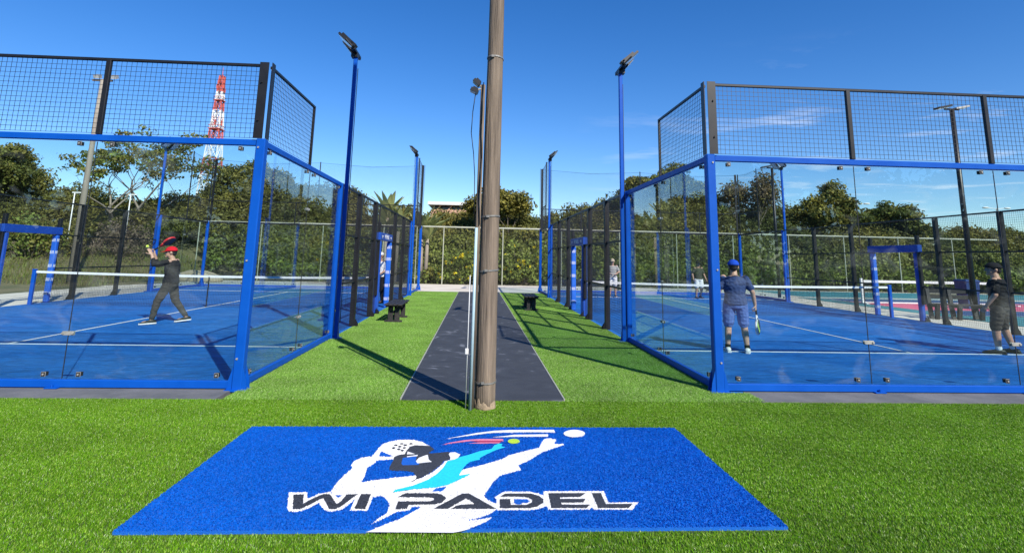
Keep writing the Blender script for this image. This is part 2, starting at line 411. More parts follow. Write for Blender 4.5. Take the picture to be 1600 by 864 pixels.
def turf_tile(name, size, count, h, w, lean, cols, rng, leandir=None):
    """one square of standing blades, each a bent two-segment strip"""
    p = rng.uniform(0, size, (count, 2)); a = rng.uniform(0, 2*PI, count)
    hh = h * rng.uniform(0.65, 1.15, count); ww = w * rng.uniform(0.7, 1.3, count) / 2
    la = rng.uniform(0, 2*PI, count); lm = lean * rng.uniform(0.2, 1.3, count)
    lx, ly = np.cos(la) * lm, np.sin(la) * lm
    if leandir is not None: lx += leandir[0] * h; ly += leandir[1] * h
    ca, sa = np.cos(a), np.sin(a)
    V = np.zeros((count, 5, 3))
    for k, (s, t, u) in enumerate(((-1, 0, 0), (1, 0, 0), (0.8, 0.55, 0.35), (-0.8, 0.55, 0.35), (0, 1, 1))):
        V[:, k, 0] = p[:, 0] + ca * ww * s + lx * u; V[:, k, 1] = p[:, 1] + sa * ww * s + ly * u
        V[:, k, 2] = hh * t
    V = V.reshape(-1, 3)
    b = (np.arange(count) * 5)[:, None]
    F = np.concatenate([b + [[0, 1, 2]], b + [[0, 2, 3]], b + [[3, 2, 4]]])
    c = np.array(cols)[rng.integers(0, len(cols), count)] * rng.uniform(0.45, 1.25, (count, 1))  # wide tone spread; the darkest blades stand in for shaded gaps
    c[rng.random(count) < 0.012] = (0.62, 0.72, 0.40)      # pale tint on odd blades stands in for sun glints
    return np_mesh(name, V, F, 'turf_blade', np.concatenate([c, c, c]))

def gn_scatter(name, pts, tiles, label_kind):
    """a mesh of points, one tile of blades set on each (geometry nodes)"""
    me = bpy.data.meshes.new(name); me.from_pydata([tuple(p) for p in pts], [], [])
    ng = bpy.data.node_groups.new(name, 'GeometryNodeTree')
    ng.interface.new_socket('Geometry', in_out='INPUT', socket_type='NodeSocketGeometry')
    ng.interface.new_socket('Geometry', in_out='OUTPUT', socket_type='NodeSocketGeometry')
    N, Lk = ng.nodes, ng.links
    gi, go = N.new('NodeGroupInput'), N.new('NodeGroupOutput')
    iop = N.new('GeometryNodeInstanceOnPoints'); Lk.new(gi.outputs[0], iop.inputs['Points'])
    g2i = N.new('GeometryNodeGeometryToInstance')
    for t in tiles:
        oi = N.new('GeometryNodeObjectInfo'); oi.inputs['Object'].default_value = t; oi.inputs['As Instance'].default_value = True
        Lk.new(oi.outputs['Geometry'], g2i.inputs[0])
    Lk.new(g2i.outputs[0], iop.inputs['Instance'])
    iop.inputs['Pick Instance'].default_value = True
    ri = N.new('FunctionNodeRandomValue'); ri.data_type = 'INT'
    ri.inputs[4].default_value = 0; ri.inputs[5].default_value = len(tiles) - 1
    Lk.new(ri.outputs[2], iop.inputs['Instance Index'])
    Lk.new(iop.outputs[0], go.inputs[0])
    o = link(name, me); md = o.modifiers.new('blades', 'NODES'); md.node_group = ng
    tag(o, kind='stuff')
    return o
TS = 0.4
near_cols = [(0.125, 0.320, 0.004), (0.150, 0.355, 0.008), (0.180, 0.385, 0.012), (0.090, 0.250, 0.004), (0.32, 0.48, 0.07)]  # the palest tint of each turf list paints sparkle on the blades
lane_cols = [(0.165, 0.365, 0.030), (0.200, 0.410, 0.045), (0.240, 0.450, 0.065), (0.135, 0.300, 0.024), (0.40, 0.56, 0.18)]
near_tiles, lane_tiles = [], []
for k in range(4):
    near_tiles.append(bpy.data.objects.new('turf_tile', turf_tile('turf_tile', TS, 4600, 0.0165, 0.0034, 0.012, near_cols, RNG, (-0.05, 0.22))))
    lane_tiles.append(bpy.data.objects.new('turf_tile', turf_tile('turf_tile', TS, 3600, 0.018, 0.0040, 0.014, lane_cols, RNG, (0.05, 0.60))))
TX0, TY0, TY1 = -2.03, 3.55, 5.55
CX0, CX1, CY0, CY1 = -2.022, 1.938, 3.575, 5.545         # the printed carpet
pts = []
for i in range(-17, 28):
    x = TX0 + i * TS - (0.025 if i >= 10 else 0)
    for y in [6.16, 5.95, 5.55] + [5.55 - TS * k for k in range(1, 15)]:
        if 0 <= i < 10 and TY0 - 0.01 < y < TY1 - 0.01: continue
        pts.append((x, y, 0.005))
tag(gn_scatter('turf_grass_near', pts, near_tiles, 'stuff'), 'short dark green artificial grass around the printed carpet', 'grass')
pts = []
for (x0, x1) in ((XL + 0.03, PX0 - 0.02), (PX1 + 0.02, XR - 0.03)):
    nx = int((x1 - x0) / TS)
    for i in range(nx + 1):
        x = x0 + (x1 - x0 - TS) * i / nx
        for j in range(int(19.5 / TS)): pts.append((x, 6.565 + j * TS, 0.006))
pts.append((XR - 0.06, 6.60, 0.006))
tag(gn_scatter('turf_grass_lanes', pts, lane_tiles, 'stuff'), 'bright green artificial grass lanes beside the dark path', 'grass')
# small wedges of turf lapping in front of the corner posts
# ------------------------------------------------------------------ blue court surfaces
def court_mat():
    mt, n, l, b = new_mat('court_turf')
    t = n.new('ShaderNodeTexCoord')
    mp1 = n.new('ShaderNodeMapping'); l.new(t.outputs['Object'], mp1.inputs[0]); mp1.inputs['Scale'].default_value = (0.5, 2.2, 1)
    n1 = n.new('ShaderNodeTexNoise'); l.new(mp1.outputs[0], n1.inputs['Vector']); n1.inputs['Scale'].default_value = 1.1; n1.inputs['Detail'].default_value = 10; n1.inputs['Roughness'].default_value = 0.7
    r1 = n.new('ShaderNodeValToRGB'); l.new(n1.outputs['Fac'], r1.inputs[0])
    e = r1.color_ramp.elements; e[0].position = 0.38; e[0].color = (0.003, 0.088, 0.34, 1); e[1].position = 0.64; e[1].color = (0.012, 0.150, 0.49, 1)
    n2 = n.new('ShaderNodeTexNoise'); l.new(t.outputs['Object'], n2.inputs['Vector']); n2.inputs['Scale'].default_value = 120
    r2 = n.new('ShaderNodeValToRGB'); l.new(n2.outputs['Fac'], r2.inputs[0]); r2.color_ramp.elements[0].position = 0.3; r2.color_ramp.elements[1].position = 0.7; r2.color_ramp.elements[0].color = (0.55, 0.55, 0.55, 1); r2.color_ramp.elements[1].color = (1.4, 1.4, 1.4, 1)
    mm = n.new('ShaderNodeMix'); mm.data_type = 'RGBA'; mm.blend_type = 'MULTIPLY'; mm.inputs[0].default_value = 0.8
    n3 = n.new('ShaderNodeTexNoise'); l.new(t.outputs['Object'], n3.inputs['Vector']); n3.inputs['Scale'].default_value = 0.45; n3.inputs['Detail'].default_value = 5
    m3 = n.new('ShaderNodeMapRange'); l.new(n3.outputs['Fac'], m3.inputs[0]); m3.inputs[1].default_value = 0.42; m3.inputs[2].default_value = 0.68; m3.inputs[3].default_value = 0.0; m3.inputs[4].default_value = 0.55
    sd = n.new('ShaderNodeMix'); sd.data_type = 'RGBA'; l.new(m3.outputs[0], sd.inputs[0]); l.new(r1.outputs[0], sd.inputs[6]); sd.inputs[7].default_value = (0.050, 0.175, 0.44, 1)
    mp4 = n.new('ShaderNodeMapping'); l.new(t.outputs['Object'], mp4.inputs[0]); mp4.inputs['Scale'].default_value = (0.45, 1.6, 1); mp4.inputs['Rotation'].default_value = (0, 0, 0.12)
    n4 = n.new('ShaderNodeTexNoise'); l.new(mp4.outputs[0], n4.inputs['Vector']); n4.inputs['Scale'].default_value = 8; n4.inputs['Detail'].default_value = 6; n4.inputs['Roughness'].default_value = 0.7
    r4 = n.new('ShaderNodeMapRange'); l.new(n4.outputs['Fac'], r4.inputs[0]); r4.inputs[1].default_value = 0.3; r4.inputs[2].default_value = 0.7; r4.inputs[3].default_value = 0.62; r4.inputs[4].default_value = 1.45
    s4 = n.new('ShaderNodeVectorMath'); s4.operation = 'SCALE'; l.new(sd.outputs[2], s4.inputs[0]); l.new(r4.outputs[0], s4.inputs['Scale'])
    l.new(s4.outputs[0], mm.inputs[6]); l.new(r2.outputs[0], mm.inputs[7]); l.new(mm.outputs[2], b.inputs['Base Color'])
    b.inputs['Roughness'].default_value = 0.85; b.inputs['Specular IOR Level'].default_value = 0.2
    bp = n.new('ShaderNodeBump'); bp.inputs['Strength'].default_value = 0.6; bp.inputs['Distance'].default_value = 0.01; l.new(n2.outputs['Fac'], bp.inputs['Height']); l.new(bp.outputs[0], b.inputs['Normal'])
    MATS['court_turf'] = mt
court_mat()

V_POST = [4.12, 6.0, 8.0, 8.72, 10.72, 11.65, 13.8, 16.0]      # posts along a side wall
NET_V = 9.85

def wire_panel(axis, a0, a1, z0, z1, fixed, step, w, b=None, depth=0.0):
    """welded mesh of round-ish wires in a vertical plane; axis 'u' or 'v'"""
    b = b or MB()
    na = max(1, round(abs(a1 - a0) / step)); nz_ = max(1, round((z1 - z0) / step))
    tri = [(0, w * 0.58), (-w * 0.5, -w * 0.29), (w * 0.5, -w * 0.29)]
    for i in range(na + 1):
        a = a0 + (a1 - a0) * i / na
        V = [((a + p, fixed + q, z) if axis == 'u' else (fixed + q, a + p, z)) for z in (z0, z1) for p, q in tri]
        b.add(V, [(0,1,4,3),(1,2,5,4),(2,0,3,5)])
    for k in range(nz_ + 1):
        z = z0 + (z1 - z0) * k / nz_
        off = fixed + w * 0.8
        V = [((a, off + q, z + p) if axis == 'u' else (off + q, a, z + p)) for a in (a0, a1) for p, q in tri]
        b.add(V, [(0,1,4,3),(1,2,5,4),(2,0,3,5)])
    return b

_cache = {}
def shared(key, fn, name, mats, smooth=False):
    if key not in _cache: _cache[key] = fn().mesh(name, mats, smooth)
    return _cache[key]

def clip_mesh():
    b = MB(); b.box((0, -0.017, 0), (0.042, 0.018, 0.046)); b.box((0, 0.017, 0), (0.042, 0.018, 0.046))
    b.box((0, -0.028, 0), (0.050, 0.004, 0.054), mi=1); b.tube((0, -0.033, 0), (0, -0.040, 0), 0.010, n=8, mi=2); b.box((0, -0.0315, 0), (0.043, 0.004, 0.047), mi=0)
    return b
def plate_mesh():
    b = MB(); b.bbox((0, -0.012, 0), (0.13, 0.008, 0.045), 0.003); b.bbox((0, 0.012, 0), (0.13, 0.008, 0.045), 0.003)
    for x in (-0.055, 0.055): b.tube((x, -0.016, 0), (x, -0.026, 0), 0.014, n=8)
    return b

def court(side, x0, y0, label, sname):
    sx = -1 if side == 'L' else 1
    def W(u, v, z=0): return (sx * u, v, z)
    # the surface with its painted lines
    cs = MB().box((sx * 5, 10, -0.02), (10.06, 20.06, 0.06)).build('court_surface', 'court_turf', None, loc=(x0, y0, 0)); tag(cs, kind='structure')
    for nm, c, s in (('service_line', (sx*5, 3.05), (9.9, 0.05)), ('service_line', (sx*5, 16.95), (9.9, 0.05)), ('centre_line', (sx*5, 10), (0.05, 13.9))):
        MB().box((c[0], c[1], 0.0145 + (0.002 if nm == 'centre_line' else 0)), (s[0], s[1], 0.006)).build(nm, 'white_paint', cs)
    R = empty('padel_enclosure', (x0, y0, 0)); tag(R, label, 'sports cage', 'padel court enclosures')
    # corner posts
    for (u, v) in ((0, 0), (10, 0), (0, 20), (10, 20)):
        o = MB().bbox(W(u, v, 1.5), (0.115, 0.115, 3.03), 0.012).build('corner_post', 'blue_steel', R)
        g = MB()
        du = 1 if u == 0 else -1; dv = 1 if v == 0 else -1
        for (ax, ay) in ((-du, 0), (du, 0), (0, -dv)):
            if ax: g.prism([(0, 0), (0.075, 0), (0.0, 0.25), (-0.0, 0.25)], -0.006, 0.006)
        g = MB()
        for s_ in (-1, 1):                      # upright triangular fins
            for off in (-0.05, 0.05):
                g.add([W(u + s_*0.057, v + off, 0.0), W(u + s_*0.115, v + off, 0.0), W(u + s_*0.100, v + off, 0.12), W(u + s_*0.057, v + off, 0.27),
                       W(u + s_*0.057, v + off + 0.008, 0.0), W(u + s_*0.115, v + off + 0.008, 0.0), W(u + s_*0.100, v + off + 0.008, 0.12), W(u + s_*0.057, v + off + 0.008, 0.27)],
                      [(0,1,2,3),(7,6,5,4),(0,4,5,1),(1,5,6,2),(2,6,7,3),(3,7,4,0)])
        g.box(W(u, v, 0.008), (0.25, 0.19, 0.016))
        for s_ in (-0.09, 0.09): g.tube(W(u + s_, v, 0.016), W(u + s_, v, 0.05), 0.014, n=6)
        g.build('base_gusset', 'blue_steel', o)
        for z in (0.36, 1.5, 2.90):                # bolt heads where the rails are fixed
            MB().tube(W(u + du * 0.02, v - dv * 0.057, z), W(u + du * 0.02, v - dv * 0.068, z), 0.013, n=6).build('bolt', 'galvanised', o)
        # the black steel angle standing on it
        zt = 4.02 if v == 0 else 6.0
        a = MB(); t = 0.008
        a.box(W(u + du * 0.045, v - dv * 0.052, (3.016 + zt) / 2), (0.115, t, zt - 3.016))
        a.box(W(u - du * 0.052 + du*0.0, v + dv * 0.005, (3.016 + zt) / 2), (t, 0.106, zt - 3.016))
        for z in (3.25, 3.75):
            a.tube(W(u + du * 0.06, v - dv * 0.056, z), W(u + du * 0.06, v - dv * 0.075, z), 0.012, n=6)
        a.build('corner_angle', 'black_steel', R)
    # glass walls: list of (axis, fixed, start, end)
    walls = [('u', 0.0, 0.0, 10.0), ('u', 20.0, 0.0, 10.0)] + [('v', uu, vv, vv + (4.12 if vv == 0 else 4.0)) for uu in (0.0, 10.0) for vv in (0.0, 16.0)]
    for axis, fx, a0, a1 in walls:
        n = 5 if axis == 'u' else 2
        for zc, hz, nm in ((0.062, 0.085, 'bottom_rail'), (2.965, 0.078, 'top_rail')):
            c = (a0 + a1) / 2; ln = a1 - a0 - 0.125 if axis == 'u' else a1 - a0 - 0.12
            b = MB()
            if axis == 'u': b.bbox(W(c, fx, zc), (ln, 0.062, hz), 0.006)
            else: b.bbox(W(fx, c, zc), (0.062, ln, hz), 0.006)
            if zc < 1 and axis == 'u' and fx == 0:
                for k in range(n - 1):
                    uu = 2.0 * (k + 1) + 0.06
                    b.box(W(uu, fx - 0.05, 0.022), (0.14, 0.06, 0.012)); b.tube(W(uu, fx - 0.055, 0.028), W(uu, fx - 0.055, 0.06), 0.012, n=6)
            b.build(nm, 'black_steel' if (zc > 1 and (fx == 20.0 or a0 == 16.0)) else 'blue_steel', R)
        pw = (a1 - a0) / n
        for k in range(n):
            p0, p1 = a0 + k * pw + (0.06 if k == 0 else 0.004), a0 + (k + 1) * pw - (0.06 if k == n - 1 else 0.004)
            c = (p0 + p1) / 2
            b = MB()
            if axis == 'u': b.box(W(c, fx, 1.516), (p1 - p0, 0.010, 2.80))
            else: b.box(W(fx, c, 1.516), (0.010, p1 - p0, 2.80))
            pane = b.build('glass_pane', 'glass', R)
            # clips top and bottom, joint plates at two heights
            out = -1 if fx == 0 else 1
            rz = (0 if fx == 0 else PI) if axis == 'u' else ((-PI/2 if fx == 0 else PI/2) * sx)
            for q in (p0 + 0.19, p1 - 0.19):
                for z in (0.165, 2.885):
                    loc = W(q, fx, z) if axis == 'u' else W(fx, q, z)
                    link('pane_clip', shared('clip', clip_mesh, 'pane_clip', ['rubber_black', 'galvanised', 'galvanised']), pane, loc, (0, 0, rz))
            if k < n - 1:
                sb_ = MB().box((0, 0, 1.516), (0.005, 0.0115, 2.80)) if axis == 'u' else MB().box((0, 0, 1.516), (0.0115, 0.005, 2.80))
                sb_.build('joint_seal', 'rubber_black', pane, loc=W(p1 + 0.004, fx, 0) if axis == 'u' else W(fx, p1 + 0.004, 0))
                for z in ((0.62,) if axis == 'u' else (0.62, 2.30)):
                    q = p1 + 0.004
                    loc = W(q, fx, z) if axis == 'u' else W(fx, q, z)
                    link('joint_plate', shared('plate', plate_mesh, 'joint_plate', 'galvanised'), pane, loc, (0, 0, rz))
    # mesh frame standing on the glass: full width at the ends, two metres down each side
    for v in (0.0, 20.0):
        for k in range(5):
            u0, u1 = k * 2.0 + (0.1 if k == 0 else 0.03), (k + 1) * 2.0 - (0.1 if k == 4 else 0.03)
            wire_panel('u', sx * u0, sx * u1, 3.03, 3.97, v, 0.0615, 0.0052).build('mesh_panel', 'wire_black', R)['kind'] = 'stuff'
            if k: MB().bbox(W(k * 2.0, v, 3.5), (0.06, 0.05, 0.98), 0.005).build('mesh_post', 'black_steel', R)
        MB().bbox(W(5, v, 3.99), (9.86, 0.036, 0.036), 0.004).build('mesh_rail', 'black_steel', R)
    for u in (0.0, 10.0):
        for (v0, v1) in ((0.07, 2.0), (18.0, 19.93)):
            wire_panel('v', v0, v1, 3.03, 3.97, sx * u, 0.0615, 0.0052).build('mesh_panel', 'wire_black', R)['kind'] = 'stuff'
            MB().bbox(W(u, (v0 + v1) / 2, 3.99), (0.036, v1 - v0, 0.036), 0.004).build('mesh_rail', 'black_steel', R)
            ve = v1 if v0 < 1 else v0
            MB().bbox(W(u, ve, 3.505), (0.04, 0.04, 1.0), 0.004).build('mesh_post', 'black_steel', R)
        # the mesh side wall between the glass ends
        for i, v in enumerate(V_POST):
            if i in (0, 7):
                MB().bbox(W(u, v, 1.5), (0.10, 0.10, 3.0), 0.01).build('side_post', 'blue_steel', R)
            else:
                pst = MB().bbox(W(u, v, 1.5), (0.115 if i not in (3, 4) else 0.09, 0.11, 3.0 if i not in (3, 4) else 2.0), 0.01).build('mesh_post', 'black_steel', R)
                g = MB(); s_ = -1 if u == 0 else 1
                g.box(W(u + s_ * 0.05, v, 0.008), (0.22, 0.13, 0.016))
                for off in (-0.045, 0.045):
                    g.add([W(u + s_*0.043, v + off, 0.0), W(u + s_*0.13, v + off, 0.0), W(u + s_*0.12, v + off, 0.07), W(u + s_*0.043, v + off, 0.19),
                           W(u + s_*0.043, v + off + 0.008, 0.0), W(u + s_*0.13, v + off + 0.008, 0.0), W(u + s_*0.12, v + off + 0.008, 0.07), W(u + s_*0.043, v + off + 0.008, 0.19)],
                          [(0,1,2,3),(7,6,5,4),(0,4,5,1),(1,5,6,2),(2,6,7,3),(3,7,4,0)])
                g.build('post_foot', 'black_steel', pst)
        bays = [(4.17, 6.0, 0.06), (6.0, 8.0, 0.06), (8.0, 8.72, 0.06), (8.72, 10.72, 2.06), (10.72, 11.65, 0.06), (11.65, 13.8, 0.06), (13.8, 15.95, 0.06)]
        for (v0, v1, z0) in bays:
            wire_panel('v', v0 + 0.04, v1 - 0.04, z0, 2.98, sx * u, 0.055, 0.0045).build('mesh_panel', 'wire_black', R)['kind'] = 'stuff'
            for z in (1.0, 2.0):
                if z < z0: continue
                MB().box(W(u, (v0 + v1) / 2, z), (0.04, v1 - v0 - 0.11, 0.04)).build('mesh_rail', 'black_steel', R)
        MB().box(W(u, 10.06, 2.985), (0.045, 11.76, 0.04)).build('mesh_rail', 'black_steel', R)
    # fine ball-stop netting round the far end, hung from tall thin posts
    for u in (0.0, 10.0):
        MB().tube(W(u, 18.0, 4.0), W(u, 18.0, 6.0), 0.025, n=8).build('net_pole', 'black_steel', R)
        wire_panel('v', 16.05, 19.92, 4.03, 5.92, sx * u, 0.05, 0.0022).build('stop_netting', 'wire_black', R)['kind'] = 'stuff'
        wire_panel('v', 16.05, 17.96, 3.05, 4.02, sx * u, 0.05, 0.0022).build('stop_netting', 'wire_black', R)['kind'] = 'stuff'
        MB().path([W(u, 16.05, 5.9), W(u, 17, 5.84), W(u, 18, 5.95), W(u, 19, 5.84), W(u, 19.95, 5.95)], 0.006, 4).build('net_cord', 'wire_black', R)
    MB().tube(W(5, 20.0, 4.0), W(5, 20.0, 6.0), 0.025, n=8).build('net_pole', 'black_steel', R)
    wire_panel('u', sx * 0.06, sx * 9.94, 4.03, 5.85, 20.0, 0.05, 0.0022).build('stop_netting', 'wire_black', R)['kind'] = 'stuff'
    MB().path([W(0.05, 20, 5.95), W(2.5, 20, 5.82), W(5, 20, 5.95), W(7.5, 20, 5.82), W(9.95, 20, 5.95)], 0.006, 4).build('net_cord', 'wire_black', R)
    # the net
    N = empty('padel_net', (x0, y0 + NET_V, 0))
    tag(N, f'low black net with white tape across the {sname} blue court', 'net', 'padel court nets')
    for u in (0.14, 9.86):
        p = MB().bbox(W(u, 0, 0.485), (0.09, 0.09, 0.97), 0.012).build('net_post', 'blue_steel', N)
        MB().bbox(W(u, 0, 0.985), (0.10, 0.10, 0.03), 0.008).build('post_cap', 'blue_steel', p)
    ns = 24; R_ = []
    tb = MB()
    for i in range(ns + 1):
        u = 0.19 + (9.81 - 0.19) * i / ns; z = 0.88 + 0.05 * ((u - 5) / 5) ** 2
        R_.append([W(u, -0.008, z - 0.032), W(u, 0.008, z - 0.032), W(u, 0.008, z + 0.03), W(u, -0.008, z + 0.03)])
    tb.rings(R_); tb.build('net_tape', 'net_tape', N)
    wire_panel('u', sx * 0.19, sx * 9.81, 0.03, 0.86, 0.0, 0.045, 0.0042).build('netting', 'wire_black', N)['kind'] = 'stuff'
    MB().box(W(5, 0, 0.44), (0.03, 0.022, 0.86)).build('centre_strap', 'black_steel', N)
    # entrance portals: padded uprights and a name board across both openings
    for u in (0.0, 10.0):
        so = -1 if u == 0 else 1
        inner = (u == 0.0)
        PT = empty('entrance_portal', (x0 + sx * u, y0, 0))
        where = 'beside the path' if inner else 'on the far side'
        tag(PT, f'blue padded doorway with name board {where} of the {sname} court', 'doorway', 'padded court doorways')
        bd = MB().bbox((0, 9.72, 2.115), (0.14, 2.14, 0.215), 0.01).build('name_board', 'board_blue', PT)
        if inner:
            for sgn, rz in ((1, PI/2), (-1, -PI/2)):
                cu = bpy.data.curves.new('board_text', 'FONT'); cu.body = 'WI PADEL'; cu.size = 0.17; cu.align_x = 'CENTER'; cu.align_y = 'CENTER'; cu.extrude = 0.001; cu.offset = 0.004; cu.space_character = 1.05
                cu.materials.append(MATS['print_white'])
                tmp = bpy.data.objects.new('lettering_outline', cu); COL.objects.link(tmp); dg = bpy.context.evaluated_depsgraph_get(); dg.update()
                tm = bpy.data.meshes.new_from_object(tmp.evaluated_get(dg)); bpy.data.objects.remove(tmp)
                t = link('board_lettering', tm, bd, (sgn * 0.072, 9.72, 2.115), (PI/2, 0, rz))
                k = MB()
                for q in (-0.75, 0.75):
                    k.box((sgn * 0.0715, 9.72 + q, 2.13), (0.002, 0.22, 0.03)); k.box((sgn * 0.0715, 9.72 + q * 1.04, 2.09), (0.002, 0.12, 0.025))
                k.build('board_emblem', 'print_white', bd)
        for v in (8.80, 10.64):
            pd = MB().bbox((0, v, 1.0), (0.15, 0.13, 1.99), 0.03).build('door_pad', 'pad_blue' if v > 9 else 'board_blue', PT)
            if v < 9: continue
            for z in (0.28, 0.68, 1.08, 1.48, 1.84):
                k = MB()
                for q in (-0.036, 0.0, 0.036):
                    for sgn in (-1, 1):
                        k.box((sgn * 0.076, v + q, z), (0.003, 0.014, 0.09)); k.box((q, v + sgn * 0.066, z), (0.014, 0.003, 0.09))
                    if q: 
                        for sgn in (-1, 1): k.box((sgn * 0.0765, v + q * 0.5, z), (0.003, 0.03, 0.022))
                k.build('pad_print', 'print_white', pd)
    return R

court('L', XL, YL, 'left padel cage of blue posts, clear glass walls and black mesh', 'left')
court('R', XR, YR, 'right padel cage of blue posts, clear glass walls and black mesh', 'right')

# ------------------------------------------------------------------ floodlight masts bolted to the cages
def flood_head(root, top, inx, style=0):
    """arm with two LED floodlights looking down at the court; inx = direction of the court (+1/-1)"""
    arm = MB(); arm.box((0, 0, top + 0.03), (0.08, 0.60, 0.05)); arm.box((inx * 0.02, 0, top - 0.03), (0.13, 0.15, 0.09)); 
    arm.build('cross_arm', 'black_steel', root)
    for k, dy in enumerate((-0.24, 0.24)):
        th = math.radians(42 if k == 0 else 50)
        Mx = Matrix.Rotation(-th * inx, 3, 'Y')
        c = Vector((inx * (0.13 + 0.05 * k), dy, top + 0.17))
        h = MB(); h.box(c, (0.40, 0.34, 0.045), M=Mx)
        for q in np.linspace(-0.15, 0.15, 7): h.box(c + Mx @ Vector((-0.02, q, 0.045)), (0.26, 0.012, 0.045), M=Mx)
        h.box(c + Mx @ Vector((-0.13 * inx, 0, 0.05)), (0.12, 0.16, 0.06), M=Mx)
        lo = h.build('floodlight', 'black_steel', root)
        MB().box(c + Mx @ Vector((0, 0, -0.026)), (0.36, 0.30, 0.006), M=Mx).build('lamp_lens', 'lamp_glass', lo)
        for q in (-0.185, 0.185):
            MB().tube((0, dy + q * 0.9, top + 0.03), c + Vector((0, q, 0)), 0.016, n=6).build('bracket', 'black_steel', lo)
def mast(x, y, inx, top, label):
    R = empty('floodlight_mast', (x, y, 0)); tag(R, label, 'light mast', 'court floodlight masts')
    MB().bbox((0, 0, top / 2), (0.075, 0.075, top), 0.010).build('mast_pole', 'blue_steel', R)
    b = MB(); b.box((0, 0, 0.009), (0.2, 0.26, 0.018))
    for s_ in (-1, 1):
        b.add([(s_*0.03-0.004, 0.047, 0), (s_*0.03-0.004, 0.12, 0), (s_*0.03-0.004, 0.11, 0.08), (s_*0.03-0.004, 0.047, 0.2), (s_*0.03+0.004, 0.047, 0), (s_*0.03+0.004, 0.12, 0), (s_*0.03+0.004, 0.11, 0.08), (s_*0.03+0.004, 0.047, 0.2)],
              [(0,1,2,3),(7,6,5,4),(0,4,5,1),(1,5,6,2),(2,6,7,3),(3,7,4,0)])
    b.build('mast_foot', 'blue_steel', R)
    flood_head(R, top, inx)
    cb = MB(); cb.path([(0.055, 0.02, 0.3), (0.055, 0.02, 1.5), (0.057, 0.02, 3.0), (0.055, 0.02, top - 0.3)], 0.008, 5); cb.build('cable', 'cable_black', R)
mast(XL + 0.105, YL + 4.14, -1, 5.72, 'blue mast with two lamps at the near end of the left court')
mast(XL + 0.105, YL + 16.0, -1, 5.78, 'blue mast with lamps at the far end of the left court beside path')
mast(XL - 10.105, YL + 16.0, 1, 5.70, 'blue mast with lamps on the outer far side of the left court')
mast(XR - 0.105, YR + 4.14, 1, 5.62, 'blue mast with two lamps at the near end of the right court')
mast(XR - 0.105, YR + 16.0, 1, 5.78, 'blue mast with lamps at the far end of the right court beside path')
mast(XR + 10.105, YR + 16.0, -1, 5.70, 'blue mast with lamps on the outer far side of the right court')
